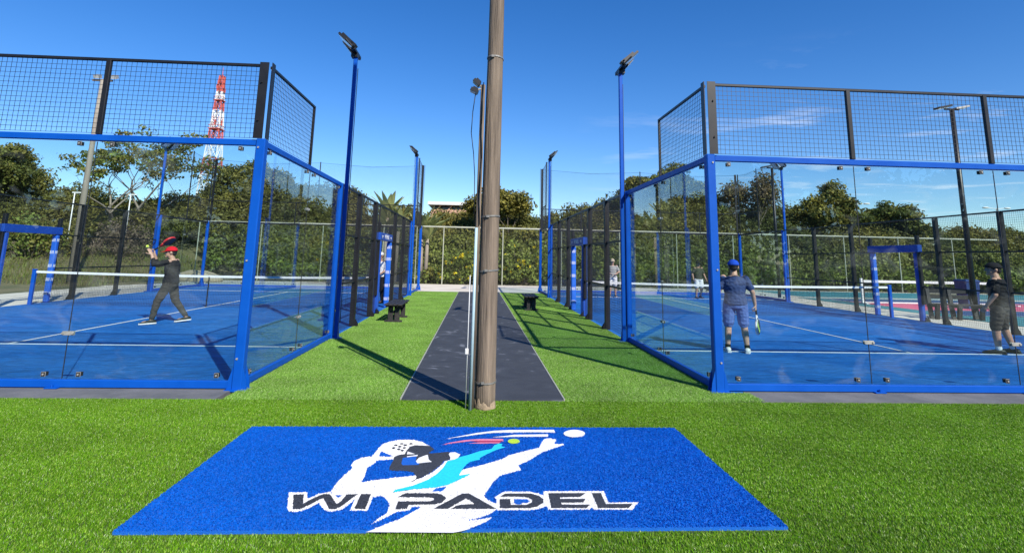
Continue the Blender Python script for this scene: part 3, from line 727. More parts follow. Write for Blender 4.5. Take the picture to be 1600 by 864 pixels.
# ------------------------------------------------------------------ printed carpet with the club's emblem
LOGO = [
('racket_print','white',[(-0.763,0.21),(-0.749,0.294),(-0.741,0.417),(-0.722,0.518),(-0.675,0.581),(-0.618,0.62),(-0.562,0.631),(-0.553,0.631),(-0.476,0.625),(-0.407,0.582),(-0.357,0.519),(-0.325,0.469),(-0.372,0.346),(-0.423,0.269),(-0.505,0.26),(-0.58,0.21),(-0.581,0.158),(-0.643,0.148),(-0.708,0.129)]),
('back_figure_print','white',[(-0.758,0.213),(-0.794,0.218),(-0.834,0.19),(-0.869,0.137),(-0.881,0.09),(-0.88,0.021),(-0.861,-0.001),(-0.861,-0.053),(-0.886,-0.152),(-0.902,-0.26),(-0.908,-0.362),(-0.909,-0.435),(-0.903,-0.455),(-0.839,-0.576),(-0.792,-0.491),(-0.714,-0.498),(-0.623,-0.487),(-0.604,-0.539),(-0.569,-0.516),(-0.537,-0.534),(-0.502,-0.602),(-0.486,-0.656),(-0.482,-0.76),(-0.512,-0.819),(-0.554,-0.909),(-0.524,-0.881),(-0.469,-0.81),(-0.42,-0.746),(-0.347,-0.736),(-0.34,-0.681),(-0.279,-0.682),(-0.139,-0.665),(-0.056,-0.193),(-0.132,0.137),(-0.172,0.129),(-0.209,-0.003),(-0.261,-0.119),(-0.328,-0.216),(-0.37,-0.168),(-0.411,-0.179),(-0.522,-0.206),(-0.595,-0.238),(-0.67,-0.257),(-0.726,-0.287),(-0.739,-0.276),(-0.737,-0.247),(-0.735,-0.18),(-0.746,-0.068),(-0.748,-0.016),(-0.728,0.021),(-0.707,0.09),(-0.707,0.137)]),
('front_figure_print','white',[(-0.057,-0.179),(-0.046,-0.094),(-0.028,-0.051),(0.095,0.024),(0.272,0.158),(0.333,0.249),(0.415,0.31),(0.507,0.372),(0.6,0.43),(0.634,0.559),(0.663,0.638),(0.7,0.675),(0.734,0.679),(0.743,0.649),(0.761,0.663),(0.776,0.649),(0.764,0.589),(0.743,0.53),(0.777,0.521),(0.821,0.535),(0.825,0.498),(0.768,0.455),(0.709,0.399),(0.626,0.328),(0.568,0.25),(0.497,0.142),(0.439,0.078),(0.395,0.031),(0.407,-0.067),(0.34,-0.11),(0.272,-0.153),(0.237,-0.194),(0.189,-0.301),(0.163,-0.384),(0.122,-0.528),(0.149,-0.586),(0.2,-0.642),(0.207,-0.722),(0.173,-0.763),(0.145,-0.798),(0.098,-0.832),(0.026,-0.873),(0.089,-0.857),(0.164,-0.833),(0.152,-0.867),(0.098,-0.923),(0.036,-0.972),(-0.019,-1.003),(-0.062,-1.018),(-0.566,-1.003),(-0.529,-0.973),(-0.474,-0.915),(-0.392,-0.845),(-0.339,-0.767),(-0.279,-0.685),(-0.258,-0.659),(-0.126,-0.561),(-0.136,-0.369)]),
('lettering_outline','white',[(-1.184,-0.452),(-1.06,-0.453),(-1.037,-0.546),(-1.012,-0.535),(-0.98,-0.478),(-0.91,-0.446),(-0.836,-0.576),(-0.803,-0.485),(-0.634,-0.475),(-0.612,-0.487),(-0.608,-0.733),(-0.718,-0.732),(-0.724,-0.577),(-0.745,-0.653),(-0.772,-0.716),(-0.833,-0.746),(-0.875,-0.725),(-0.941,-0.619),(-0.976,-0.688),(-1.02,-0.738),(-1.063,-0.745),(-1.098,-0.727),(-1.115,-0.691),(-1.171,-0.493)]),
('lettering_outline','white',[(0.189,-0.545),(0.26,-0.453),(0.438,-0.455),(0.488,-0.483),(0.525,-0.517),(0.532,-0.448),(0.952,-0.451),(0.943,-0.633),(1.144,-0.628),(1.074,-0.74),(0.825,-0.737),(0.82,-0.702),(0.794,-0.736),(0.529,-0.733),(0.529,-0.685),(0.449,-0.732),(0.418,-0.739),(0.156,-0.736),(0.156,-0.715),(0.198,-0.702),(0.204,-0.574)]),
('field_inset','blue',[(-0.703,0.337),(-0.674,0.302),(-0.625,0.257),(-0.591,0.223),(-0.642,0.213),(-0.702,0.227),(-0.707,0.294)]),
('field_inset','blue',[(-0.227,-0.445),(-0.206,-0.394),(-0.136,-0.369),(-0.162,-0.449)]),
('field_inset','blue',[(-0.866,-0.504),(-0.818,-0.505),(-0.838,-0.542)]),
('field_inset','blue',[(0.321,-0.575),(0.408,-0.576),(0.421,-0.606),(0.403,-0.634),(0.371,-0.634),(0.363,-0.655),(0.326,-0.655),(0.318,-0.633)]),
('letter_w','dark',[(-1.141,-0.488),(-1.074,-0.489),(-1.036,-0.629),(-1.004,-0.563),(-0.964,-0.501),(-0.944,-0.484),(-0.91,-0.484),(-0.888,-0.513),(-0.823,-0.642),(-0.805,-0.598),(-0.792,-0.491),(-0.717,-0.486),(-0.744,-0.555),(-0.787,-0.674),(-0.815,-0.71),(-0.853,-0.705),(-0.894,-0.619),(-0.93,-0.547),(-0.953,-0.575),(-0.998,-0.661),(-1.03,-0.708),(-1.075,-0.707),(-1.09,-0.66)]),
('letter_i','dark',[(-0.698,-0.486),(-0.634,-0.487),(-0.626,-0.712),(-0.696,-0.706)]),
('letter_p','dark',[(-0.451,-0.54),(-0.421,-0.494),(-0.403,-0.477),(-0.195,-0.479),(-0.159,-0.503),(-0.126,-0.555),(-0.151,-0.622),(-0.192,-0.649),(-0.362,-0.652),(-0.368,-0.715),(-0.438,-0.715),(-0.438,-0.602),(-0.234,-0.604),(-0.207,-0.582),(-0.209,-0.554),(-0.239,-0.542)]),
('letter_a','dark',[(-0.201,-0.712),(-0.025,-0.486),(0.02,-0.481),(0.198,-0.717),(-0.086,-0.714),(-0.058,-0.672),(-0.03,-0.656),(0.059,-0.646),(0.032,-0.596),(0.002,-0.562),(-0.108,-0.713)]),
('letter_d','dark',[(0.231,-0.537),(0.265,-0.488),(0.442,-0.489),(0.49,-0.525),(0.517,-0.577),(0.51,-0.635),(0.466,-0.684),(0.414,-0.711),(0.221,-0.709),(0.226,-0.575),(0.296,-0.575),(0.294,-0.662),(0.394,-0.663),(0.435,-0.628),(0.442,-0.584),(0.416,-0.554),(0.391,-0.542)]),
('letter_e','dark',[(0.561,-0.484),(0.818,-0.486),(0.767,-0.547),(0.633,-0.549),(0.629,-0.576),(0.8,-0.577),(0.774,-0.631),(0.63,-0.634),(0.626,-0.662),(0.812,-0.664),(0.78,-0.713),(0.553,-0.71)]),
('letter_l','dark',[(0.861,-0.486),(0.924,-0.487),(0.918,-0.657),(1.097,-0.656),(1.055,-0.716),(0.855,-0.714)]),
('dark_figure_print','dark',[(-0.486,0.445),(-0.447,0.482),(-0.384,0.476),(-0.321,0.464),(-0.278,0.382),(-0.319,0.294),(-0.294,0.286),(-0.171,0.321),(-0.146,0.312),(-0.156,0.26),(-0.135,0.21),(-0.144,0.145),(-0.183,0.121),(-0.205,0.02),(-0.262,-0.112),(-0.328,-0.209),(-0.399,-0.302),(-0.362,-0.236),(-0.363,-0.182),(-0.391,-0.126),(-0.427,-0.09),(-0.577,-0.075),(-0.584,0.006),(-0.577,0.145),(-0.58,0.21),(-0.551,0.252),(-0.506,0.269),(-0.5,0.364)]),
('field_inset','blue',[(-0.51,0.185),(-0.406,0.218),(-0.402,0.129),(-0.367,0.066),(-0.375,0.035),(-0.492,0.028),(-0.506,0.066)]),
('figure_highlight','white',[(-0.401,0.113),(-0.385,0.185),(-0.338,0.243),(-0.321,0.252),(-0.303,0.145),(-0.276,0.097),(-0.323,0.082),(-0.384,0.066)]),
('figure_highlight','white',[(-0.49,0.329),(-0.47,0.311),(-0.423,0.269),(-0.488,0.26)]),
('figure_highlight','white',[(-0.482,0.218),(-0.398,0.252),(-0.401,0.223),(-0.48,0.197)]),
('figure_highlight','white',[(-0.153,0.26),(-0.146,0.303),(-0.104,0.312),(-0.06,0.257),(-0.075,0.185),(-0.103,0.145),(-0.137,0.129),(-0.137,0.194)]),
('cyan_figure_print','cyan',[(-0.482,-0.427),(-0.365,-0.353),(-0.272,-0.25),(-0.216,-0.141),(-0.18,-0.025),(-0.154,0.113),(-0.103,0.145),(-0.063,0.199),(0.007,0.249),(0.097,0.335),(0.195,0.389),(0.223,0.481),(0.263,0.528),(0.294,0.509),(0.279,0.453),(0.315,0.435),(0.232,0.362),(0.156,0.266),(0.096,0.183),(0.099,0.142),(0.026,0.102),(-0.007,0.04),(-0.033,-0.051),(-0.057,-0.179),(0.029,-0.144),(-0.013,-0.207),(-0.124,-0.338),(-0.213,-0.388),(-0.358,-0.415),(-0.453,-0.451),(-0.491,-0.465)]),
('pink_streak','pink',[(-0.223,0.489),(-0.157,0.546),(-0.031,0.614),(0.098,0.645),(0.306,0.646),(0.301,0.596),(0.162,0.596),(0.033,0.591),(-0.125,0.536)]),
('pink_streak','pink',[(-0.004,0.527),(0.097,0.553),(0.277,0.557),(0.263,0.532),(0.097,0.522)]),
('red_streak','red',[(0.021,0.585),(0.291,0.596),(0.276,0.553),(0.11,0.556)]),
('white_streak','white',[(-0.203,0.643),(-0.099,0.704),(0.071,0.81),(0.235,0.876),(0.373,0.9),(0.792,0.91),(0.792,0.833),(0.549,0.835),(0.277,0.822),(0.165,0.8),(-0.034,0.715)]),
('white_streak','white',[(0.206,0.69),(0.33,0.728),(0.408,0.76),(0.72,0.779),(0.711,0.71),(0.471,0.708),(0.272,0.692)]),
('ball_print','yellow',[(0.446,0.583),(0.442,0.564),(0.433,0.546),(0.421,0.533),(0.406,0.525),(0.39,0.521),(0.374,0.525),(0.36,0.533),(0.35,0.546),(0.344,0.563),(0.342,0.583),(0.346,0.603),(0.354,0.62),(0.366,0.634),(0.381,0.642),(0.398,0.647),(0.414,0.643),(0.428,0.635),(0.439,0.621),(0.444,0.603)]),
('ball_print','white',[(1.064,0.801),(1.053,0.769),(1.033,0.739),(1.007,0.716),(0.977,0.699),(0.946,0.695),(0.917,0.699),(0.893,0.715),(0.875,0.738),(0.865,0.767),(0.865,0.799),(0.875,0.832),(0.895,0.862),(0.921,0.887),(0.952,0.905),(0.984,0.91),(1.015,0.906),(1.039,0.888),(1.057,0.864),(1.066,0.833)]),
('racket_hole','dark',[(-0.593,0.479),(-0.598,0.466),(-0.613,0.466),(-0.622,0.479),(-0.617,0.492),(-0.602,0.492)]),
('racket_hole','dark',[(-0.548,0.513),(-0.553,0.5),(-0.568,0.5),(-0.578,0.513),(-0.572,0.526),(-0.557,0.526)]),
('racket_hole','dark',[(-0.554,0.444),(-0.56,0.432),(-0.574,0.432),(-0.584,0.444),(-0.578,0.457),(-0.563,0.457)]),
('racket_hole','dark',[(-0.513,0.483),(-0.519,0.47),(-0.533,0.47),(-0.543,0.483),(-0.537,0.496),(-0.522,0.496)]),
('racket_hole','dark',[(-0.47,0.513),(-0.476,0.5),(-0.491,0.5),(-0.5,0.513),(-0.494,0.526),(-0.479,0.527)]),
('racket_hole','dark',[(-0.599,0.408),(-0.605,0.395),(-0.619,0.395),(-0.628,0.408),(-0.623,0.421),(-0.608,0.421)]),
('racket_hole','dark',[(-0.554,0.378),(-0.56,0.365),(-0.574,0.365),(-0.583,0.378),(-0.578,0.39),(-0.563,0.39)]),
('racket_hole','dark',[(-0.513,0.408),(-0.518,0.396),(-0.533,0.396),(-0.542,0.408),(-0.536,0.421),(-0.522,0.421)]),
('racket_hole','dark',[(-0.522,0.346),(-0.527,0.334),(-0.542,0.334),(-0.551,0.346),(-0.545,0.358),(-0.531,0.358)]),
]
CARPET_COL = {'blue': (0.0005, 0.112, 0.52), 'white': (0.82, 0.81, 0.80), 'dark': (0.035, 0.042, 0.060), 'cyan': (0.010, 0.60, 0.80),
              'pink': (0.72, 0.20, 0.32), 'red': (0.42, 0.03, 0.10), 'yellow': (0.45, 0.66, 0.04)}
for k_, c_ in CARPET_COL.items():
    mat('carpet_' + k_, c_, tuple(min(1, v * 1.2) for v in c_), 60, rough=0.9, bump=0.5, bscale=200)
def in_poly(P, poly):
    x, y = P[:, 0], P[:, 1]; r = np.zeros(len(P), bool); q = np.array(poly); n = len(q); j = n - 1
    for i in range(n):
        c = ((q[i, 1] > y) != (q[j, 1] > y))
        with np.errstate(divide='ignore', invalid='ignore'):
            xx = (q[j, 0] - q[i, 0]) * (y - q[i, 1]) / (q[j, 1] - q[i, 1]) + q[i, 0]
        r ^= c & (x < xx); j = i
    return r
def carpet():
    root = empty('printed_carpet', (-0.03, 4.55, 0))
    tag(root, 'blue turf carpet printed with a racket player emblem and club lettering', 'carpet')
    hx, hy = (CX1 - CX0) / 2, (CY1 - CY0) / 2
    n = 150000
    ox, oy = (CX0 + CX1) / 2 + 0.03, (CY0 + CY1) / 2 - 4.55
    P = RNG.uniform(-1, 1, (n, 2)) * [hx, hy] + [ox, oy]
    # slightly ragged cut edge
    owner = np.full(n, -1)
    for i, (nm, c, poly) in enumerate(LOGO): owner[in_poly(P, poly)] = i
    def blades(idx, col, h):
        p = P[idx]; k = len(p)
        a = RNG.uniform(0, 2*PI, k); ww = 0.0048 * RNG.uniform(0.7, 1.3, k); hh = h * RNG.uniform(0.7, 1.2, k)
        la = RNG.uniform(0, 2*PI, k); lm = 0.005 * RNG.uniform(0, 1.2, k)
        V = np.zeros((k, 3, 3)); z0 = 0.0225
        V[:, 0] = np.stack([p[:, 0] - np.cos(a)*ww, p[:, 1] - np.sin(a)*ww, np.full(k, z0)], -1)
        V[:, 1] = np.stack([p[:, 0] + np.cos(a)*ww, p[:, 1] + np.sin(a)*ww, np.full(k, z0)], -1)
        V[:, 2] = np.stack([p[:, 0] + np.cos(la)*lm, p[:, 1] + np.sin(la)*lm, z0 + hh], -1)
        v_ = 0.08 if min(col) > 0.5 else 0.17; t = np.array(col) * RNG.uniform(1 - v_, 1 + v_, (k, 1))
        return V.reshape(-1, 3), np.arange(3*k).reshape(-1, 3), np.clip(t, 0, 0.85)
    # field: backing slab and pile
    b = MB().box((ox, oy, 0.013), (2*hx, 2*hy, 0.018)).build('carpet_backing', 'carpet_blue', root)
    me = np_mesh('carpet_field', *(lambda r: (r[0], r[1], 'carpet_pile', r[2]))(blades(owner < 0, CARPET_COL['blue'], 0.008)))
    o = link('carpet_field', me, root); o['kind'] = 'stuff'
    for i, (nm, c, poly) in enumerate(LOGO):
        z = 0.0223 + 0.00022 * (i + 1)
        # triangulated flat sheet of the print (bmesh fills the concave outline)
        bm = bmesh.new(); vs_ = [bm.verts.new((x, y, z)) for x, y in poly]
        f = bm.faces.new(vs_); f.normal_update()
        if f.normal.z < 0: f.normal_flip()
        bmesh.ops.triangulate(bm, faces=[f])
        me = bpy.data.meshes.new(nm); bm.to_mesh(me); bm.free(); me.materials.append(MATS['carpet_' + c])
        s = link(nm, me, root)
        idx = owner == i
        if idx.sum() > 3:
            r = blades(idx, CARPET_COL[c], 0.006)
            q = link('print_pile', np_mesh('print_pile', r[0], r[1], 'carpet_pile', r[2]), s); q['kind'] = 'stuff'
carpet()
# ------------------------------------------------------------------ wooden utility pole at the head of the path
def utility_pole():
    R = empty('utility_pole', (0.125, 6.28, 0)); tag(R, 'weathered round timber pole standing on the turf at the end of the path', 'pole')
    ns, n = 52, 28; H = 9.85
    rings = []
    for k in range(ns + 1):
        z = -0.05 + (H + 0.05) * k / ns
        r = 0.113 - 0.0052 * z
        ring = []
        for i in range(n):
            a = 2*PI*i/n
            d = 0.004 * noise.noise(Vector((math.cos(a)*2.5, math.sin(a)*2.5, z*0.35))) + 0.0035 * noise.noise(Vector((math.cos(a)*9, math.sin(a)*9, z*0.5)))
            ring.append(((r + d) * math.cos(a) + 0.004 * z * math.sin(z * 0.4), (r + d) * math.sin(a), z))
        rings.append(ring)
    MB().rings(rings).build('shaft', 'wood_pole', R, smooth=True)
    # splayed paler wood where the foot was trimmed
    fr = []
    for k, r in ((0.0, 0.121), (0.35, 0.1175), (0.8, 0.1160), (1.0, 0.1125)):
        fr.append([(r * math.cos(2*PI*i/40), r * math.sin(2*PI*i/40), k * max(0.012, 0.075 + 0.085 * noise.noise(Vector((math.cos(2*PI*i/40)*2.6, math.sin(2*PI*i/40)*2.6, 4))) + 0.03 * noise.noise(Vector((i * 0.9, 2, 1))))) for i in range(40)])
    MB().rings(fr).build('pole_foot', 'wood_cut', R, smooth=True)
    for z in (0.285, 1.455, 2.05, 3.93):
        b = MB(); r = 0.1145 - 0.0052*z + 0.002
        ring = [(r, -0.009), (r + 0.004, -0.009), (r + 0.004, 0.009), (r, 0.009)]
        b.rings([[(q*math.cos(2*PI*i/28) + 0.004*z*math.sin(z*0.4), q*math.sin(2*PI*i/28), z + h + 0.01*math.sin(2*PI*i/28 + z)) for (q, h) in ring] for i in range(29)], cap=False)
        b.box((0.004*z*math.sin(z*0.4) - 0.03, -r - 0.006, z), (0.035, 0.014, 0.026))
        b.build('strap', 'strap_steel', R, smooth=False)
utility_pole()
def side_pole():
    R = empty('flood_pole', (-0.020, 6.215, 0)); tag(R, 'thin timber pole with two small floodlights strapped behind the utility pole', 'pole')
    MB().tube((0, 0, -0.02), (0.025, 0, 3.58), 0.030, 0.027, 14).build('shaft', 'wood_pole', R, smooth=True)
    for (dx, dz, tilt) in ((-0.05, 3.60, 0.75), (-0.075, 3.50, 0.45)):
        c = Vector((dx, -0.02, dz)); Mx = Matrix.Rotation(tilt, 3, 'Y')
        o = MB().box(c, (0.09, 0.095, 0.04), M=Mx).box(c + Mx @ Vector((0, 0, 0.03)), (0.06, 0.07, 0.024), M=Mx).build('floodlight', 'black_steel', R)
        MB().box(c + Mx @ Vector((0, 0, -0.022)), (0.08, 0.085, 0.006), M=Mx).build('lamp_lens', 'lamp_glass', o)
        MB().tube((0.02, 0, 3.54), c, 0.010, n=6).build('bracket', 'galvanised', o)
    b = MB(); b.path([(-0.06, -0.03, 3.47), (-0.085, -0.03, 3.25), (-0.095, -0.03, 3.0), (-0.06, -0.04, 2.75), (-0.04, -0.05, 2.5), (-0.03, -0.05, 1.95)], 0.005, 5)
    b.path([(0.03, -0.04, 3.6), (0.02, -0.045, 3.1), (0.032, -0.04, 2.7), (0.02, -0.045, 2.3), (0.03, -0.04, 1.95)], 0.007, 6)
    b.build('cable', 'cable_black', R, smooth=True)
side_pole()
o = MB().tube((-0.030, 6.165, 0.0), (-0.022, 6.165, 1.92), 0.016, n=14).build('conduit_pipe', 'conduit', smooth=True)
tag(o, 'pale blue conduit pipe running up the side of the utility pole', 'pipe')
o = MB().tube((-0.078, 6.22, 0.0), (-0.072, 6.22, 1.40), 0.007, n=10).build('thin_pipe', 'white_paint', smooth=True)
tag(o, 'slim white pipe rising beside the pale blue conduit', 'pipe')
b = MB(); b.bbox((-0.084, 6.197, 0.60), (0.036, 0.026, 0.060), 0.005); b.tube((-0.084, 6.184, 0.60), (-0.084, 6.180, 0.60), 0.006, n=8)
tag(b.build('switch_box', 'white_paint'), 'small white electrical box on the slim pipe by the pole', 'electrical box')

# ------------------------------------------------------------------ slatted benches on the turf
def bench(x, y, label):
    R = empty('slatted_bench', (x, y, 0)); tag(R, label, 'bench', 'backless benches on the turf')
    for k in range(4):
        MB().bbox((-0.165 + 0.11 * k, 0, 0.43), (0.09, 1.50, 0.035), 0.006).build('slat', 'plastic_black', R)
    for yy in (-0.52, 0.52):
        l = MB(); l.bbox((-0.08, yy, 0.215), (0.12, 0.045, 0.36), 0.006); l.bbox((0.08, yy, 0.215), (0.12, 0.045, 0.36), 0.006)
        l.bbox((0, yy - 0.045, 0.395), (0.40, 0.045, 0.05), 0.006)
        lo = l.build('leg', 'plastic_black', R)
        MB().bbox((0, yy - 0.045, 0.035), (0.42, 0.045, 0.055), 0.006).build('foot', 'plastic_black', lo)
    MB().bbox((0, 0, 0.24), (0.05, 0.99, 0.07), 0.006).build('stretcher', 'plastic_black', R)
bench(-1.98, 14.45, 'black slatted bench on the lit turf beside the left court')
bench(1.70, 17.95, 'black slatted bench on the shaded turf beside the right court')

# ------------------------------------------------------------------ boundary fence
def fence():
    Y = 32.5; X0, X1 = -16.2, 32.0; H = 3.28
    R = empty('boundary_fence', (0, Y, 0)); tag(R, 'tall pale chain-link fence with round posts behind the courts', 'fence')
    MB().tube((X0, 0, H), (X1, 0, H), 0.045, n=8).build('top_rail', 'fence_paint', R)
    x = X0 + 0.4
    xs = []
    while x < X1 + 0.1:
        xs.append(x); x += 3.45
    for q in xs:
        p = MB().tube((q, 0, -0.05), (q, 0, H - 0.03), 0.030, n=8).build('fence_post', 'fence_paint', R)
        MB().ellip((q, 0, H + 0.02), (0.05, 0.05, 0.04), 8, 5).build('post_cap', 'fence_paint', p)
    mat('wire_grey', (0.16, 0.17, 0.14), rough=0.5, metal=0.4)
    for i in range(len(xs) - 1):
        a0, a1 = xs[i], xs[i+1]; b = MB(); s = 0.085; w = 0.0014
        L_ = a1 - a0
        for sgn in (1, -1):
            c = -H
            while c < L_:
                # diagonal x = c + z (sgn=+1), mirrored for sgn=-1
                z0, z1 = max(0.02, -c), min(H - 0.05, L_ - c)
                if z1 > z0:
                    xa, xb = c + z0, c + z1
                    if sgn < 0: xa, xb = L_ - xa, L_ - xb
                    b.add([(a0 + xa - w, 0, z0), (a0 + xa + w, 0, z0), (a0 + xb + w, 0, z1), (a0 + xb - w, 0, z1), (a0 + xa, w*1.6, z0), (a0 + xb, w*1.6, z1)],
                          [(0,1,2,3), (1,4,5,2), (4,0,3,5)])
                c += s
        o = b.build('chain_link', 'wire_grey', R); o['kind'] = 'stuff'
fence()

# ------------------------------------------------------------------ pickleball court to the right
mat('court_teal', (0.035, 0.20, 0.23), (0.055, 0.25, 0.28), 1.2, rough=0.8, bump=0.1); mat('court_navy', (0.020, 0.070, 0.19), (0.035, 0.095, 0.23), 1.2, rough=0.8, bump=0.1)
mat('court_pink', (0.62, 0.09, 0.17), (0.70, 0.13, 0.21), 1.2, rough=0.8, bump=0.1)
base = sheet('court_surface', 15.27, 33.0, 13.0, 26.12, 0.006, 'court_teal', 0.08)
sheet('court_navy_area', 16.2, 32.0, 17.9, 25.6, 0.010, 'court_navy', 0, None, base)
sheet('court_pink_area', 16.2, 32.0, 19.9, 23.9, 0.014, 'court_pink', 0, None, base)
for y in (17.9, 19.9, 23.9, 25.6): sheet('court_line', 16.2, 32.0, y - 0.03, y + 0.03, 0.018, 'white_paint', 0, None, base)
for x in (16.2, 31.9): sheet('court_line', x - 0.03, x + 0.03, 17.95, 25.55, 0.019, 'white_paint', 0, None, base)
tl = sheet('court_surface', 16.0, 33.0, 26.9, 32.0, 0.006, 'court_teal', 0.02)
R = empty('pickleball_net', (16.1, 22.7, 0)); tag(R, 'white framed net standing on the pink court beyond the right cage', 'net')
for x in (0.0, 6.6):
    p = MB().bbox((x, 0, 0.53), (0.09, 0.09, 1.04), 0.01).build('net_post', 'white_paint', R)
    MB().bbox((x, 0, 0.03), (0.12, 0.6, 0.05), 0.01).build('post_base', 'white_paint', p)
MB().box((3.3, 0, 0.93), (6.5, 0.03, 0.10)).build('net_tape', 'net_tape', R)
wire_panel('u', 0.05, 6.55, 0.1, 0.88, 0.0, 0.06, 0.004).build('netting', 'wire_black', R)['kind'] = 'stuff'
MB().box((3.3, 0, 0.07), (6.5, 0.05, 0.05)).build('bottom_bar', 'white_paint', R)

def park_bench(x, y, rz, label):
    R = empty('park_bench', (x, y, 0), rz); tag(R, label, 'bench', 'black benches with backs')
    for k in range(3): MB().bbox((0, -0.20 + 0.14*k, 0.45), (1.6, 0.12, 0.04), 0.008).build('seat_slat', 'plastic_black', R)
    for k in range(2): MB().bbox((0, 0.26 + 0.03*k, 0.66 + 0.17*k), (1.6, 0.04, 0.12), 0.008).build('back_slat', 'plastic_black', R)
    for xx in (-0.62, 0, 0.62):
        l = MB(); Mx = Matrix.Rotation(-0.18, 3, 'X')
        l.box((xx, 0.20, 0.45), (0.10, 0.10, 0.92), M=Mx); l.box((xx, -0.20, 0.22), (0.10, 0.10, 0.44), M=Matrix.Rotation(0.2, 3, 'X')); l.box((xx, 0.0, 0.395), (0.08, 0.5, 0.07))
        l.build('leg', 'plastic_black', R)
park_bench(14.85, 16.75, -0.22, 'black park bench with backrest beyond the mesh of the right court')
b = MB(); b.prism([(-0.23,-0.23),(0.23,-0.23),(0.23,0.23),(-0.23,0.23)], 0.0, 0.06)
b.rings([[(sx_*w, sy_*w, z) for sx_, sy_ in ((-1,-1),(1,-1),(1,1),(-1,1))] for z, w in ((0.06, 0.22), (1.0, 0.28), (1.03, 0.30), (1.06, 0.30), (1.12, 0.24))])
o = b.build('wheelie_bin', 'bin_blue', loc=(19.2, 21.0, 0.01)); tag(o, 'dark blue plastic bin standing beside the pink court', 'bin')

# lamp poles behind the right court
def lamp_pole(x, y, h, label, twin=True, r=0.085, m_='black_steel', group='dark lamp poles'):
    R = empty('lamp_pole', (x, y, terrain(x, y))); tag(R, label, 'lamp pole', group)
    MB().tube((0, 0, -0.1), (0, 0, h), r, r * 0.8, 12).build('shaft', m_, R, smooth=True)
    MB().box((0, 0, 0.012), (0.3, 0.3, 0.024)).build('base_plate', m_, R)
    for s_ in ((-1, 1) if twin else (1,)):
        o = MB().box((s_ * 0.30, 0, h + 0.08), (0.48, 0.26, 0.055), M=Matrix.Rotation(-0.20, 3, 'Y')).build('lamp_head', 'galvanised' if s_ > 0 else m_, R)
        MB().box((s_ * 0.30, 0, h + 0.045), (0.40, 0.22, 0.006), M=Matrix.Rotation(-0.20, 3, 'Y')).build('lamp_lens', 'lamp_glass', o)
    MB().box((0, 0, h + 0.02), (0.5, 0.06, 0.05)).build('cross_arm', m_, R)
lamp_pole(15.55, 16.8, 6.75, 'tall dark lamp pole rising behind the right court bench')
lamp_pole(14.35, 26.0, 6.22, 'dark lamp pole past the far corner of the right court', r=0.075)
def far_lamp(x, y, h, label):
    z = terrain(x, y); R = empty('street_lamp', (x, y, z)); tag(R, label, 'lamp pole', 'distant white twin lamps')
    MB().tube((0, 0, 0), (0, 0, h - z), 0.11, 0.07, 8).build('shaft', 'galvanised', R)
    for s_ in (-1, 1):
        MB().tube((0, 0, h - z - 0.1), (s_ * 1.6, 0, h - z + 0.05), 0.05, n=6).build('lamp_arm', 'white_paint', R)
        MB().ellip((s_ * 1.75, 0, h - z + 0.05), (0.55, 0.30, 0.13), 10, 6).build('lamp_head', 'white_paint', R, smooth=True)
far_lamp(56.9, 80, 10.7, 'distant white twin lamp above the trees, nearer the blue capped player')
far_lamp(79.4, 80, 10.6, 'distant white twin lamp above the mesh near the right picture edge')

# concrete pole and white pipe frame beyond the left court
mat('wood_grey', (0.20, 0.175, 0.14), (0.32, 0.28, 0.22), 3, rough=0.85, bump=0.3, stretch=(2, 2, 0.2))
def concrete_pole():
    x, y = -17.9, 26.0
    R = empty('lamp_post', (x, y, terrain(x, y))); tag(R, 'tall slim grey-brown lamp pole beyond the left court', 'pole')
    MB().tube((0, 0, -0.2), (0.08, 0, 9.4), 0.15, 0.085, 14).build('shaft', 'wood_grey', R, smooth=True)
    b = MB(); b.box((0.08, 0, 9.35), (0.9, 0.08, 0.08)); b.build('cross_arm', 'bark', R)
    for dx in (-0.22, 0.55):
        o = MB().box((0.08 + dx, -0.05, 9.52), (0.26, 0.2, 0.16), M=Matrix.Rotation(0.5, 3, 'X')).build('floodlight', 'galvanised', R)
        MB().box((0.08 + dx, -0.13, 9.46), (0.22, 0.01, 0.13), M=Matrix.Rotation(0.5, 3, 'X')).build('lamp_lens', 'lamp_glass', o)
concrete_pole()
def slim_post(x, y, h, label):
    R = empty('slim_post', (x, y, terrain(x, y))); tag(R, label, 'post', 'slim white posts on the bank')
    MB().tube((0, 0, -0.2), (0, 0, h), 0.035, 0.03, 8).build('shaft', 'white_paint', R, smooth=True)
    MB().box((0.12, 0, h), (0.5, 0.06, 0.06)).build('top_arm', 'white_paint', R)
slim_post(-20.4, 33.5, 3.3, 'slim white post on the bank just right of the lamp pole')
slim_post(-23.2, 33.0, 3.4, 'slim white post on the bank just left of the lamp pole')
# tan covered heap on the apron
def heap():
    R = []
    for z, r in ((0.0, 1.0), (0.12, 1.02), (0.3, 0.9), (0.46, 0.66), (0.56, 0.35), (0.58, 0.1)):
        R.append([(1.3*r*math.cos(2*PI*i/26)*(1 + 0.10*noise.noise(Vector((math.cos(2*PI*i/26)*2, math.sin(2*PI*i/26)*2, z*3)))), 0.55*r*math.sin(2*PI*i/26), z + 0.05*noise.noise(Vector((i*0.7, z*5, 1)))*(z > 0)) for i in range(26)])
    o = MB().rings(R).build('canvas_heap', 'tan_canvas', smooth=True, loc=(-15.0, 31.2, 0)); tag(o, 'low tan canvas covered heap on the apron by the fence', 'heap')
heap()

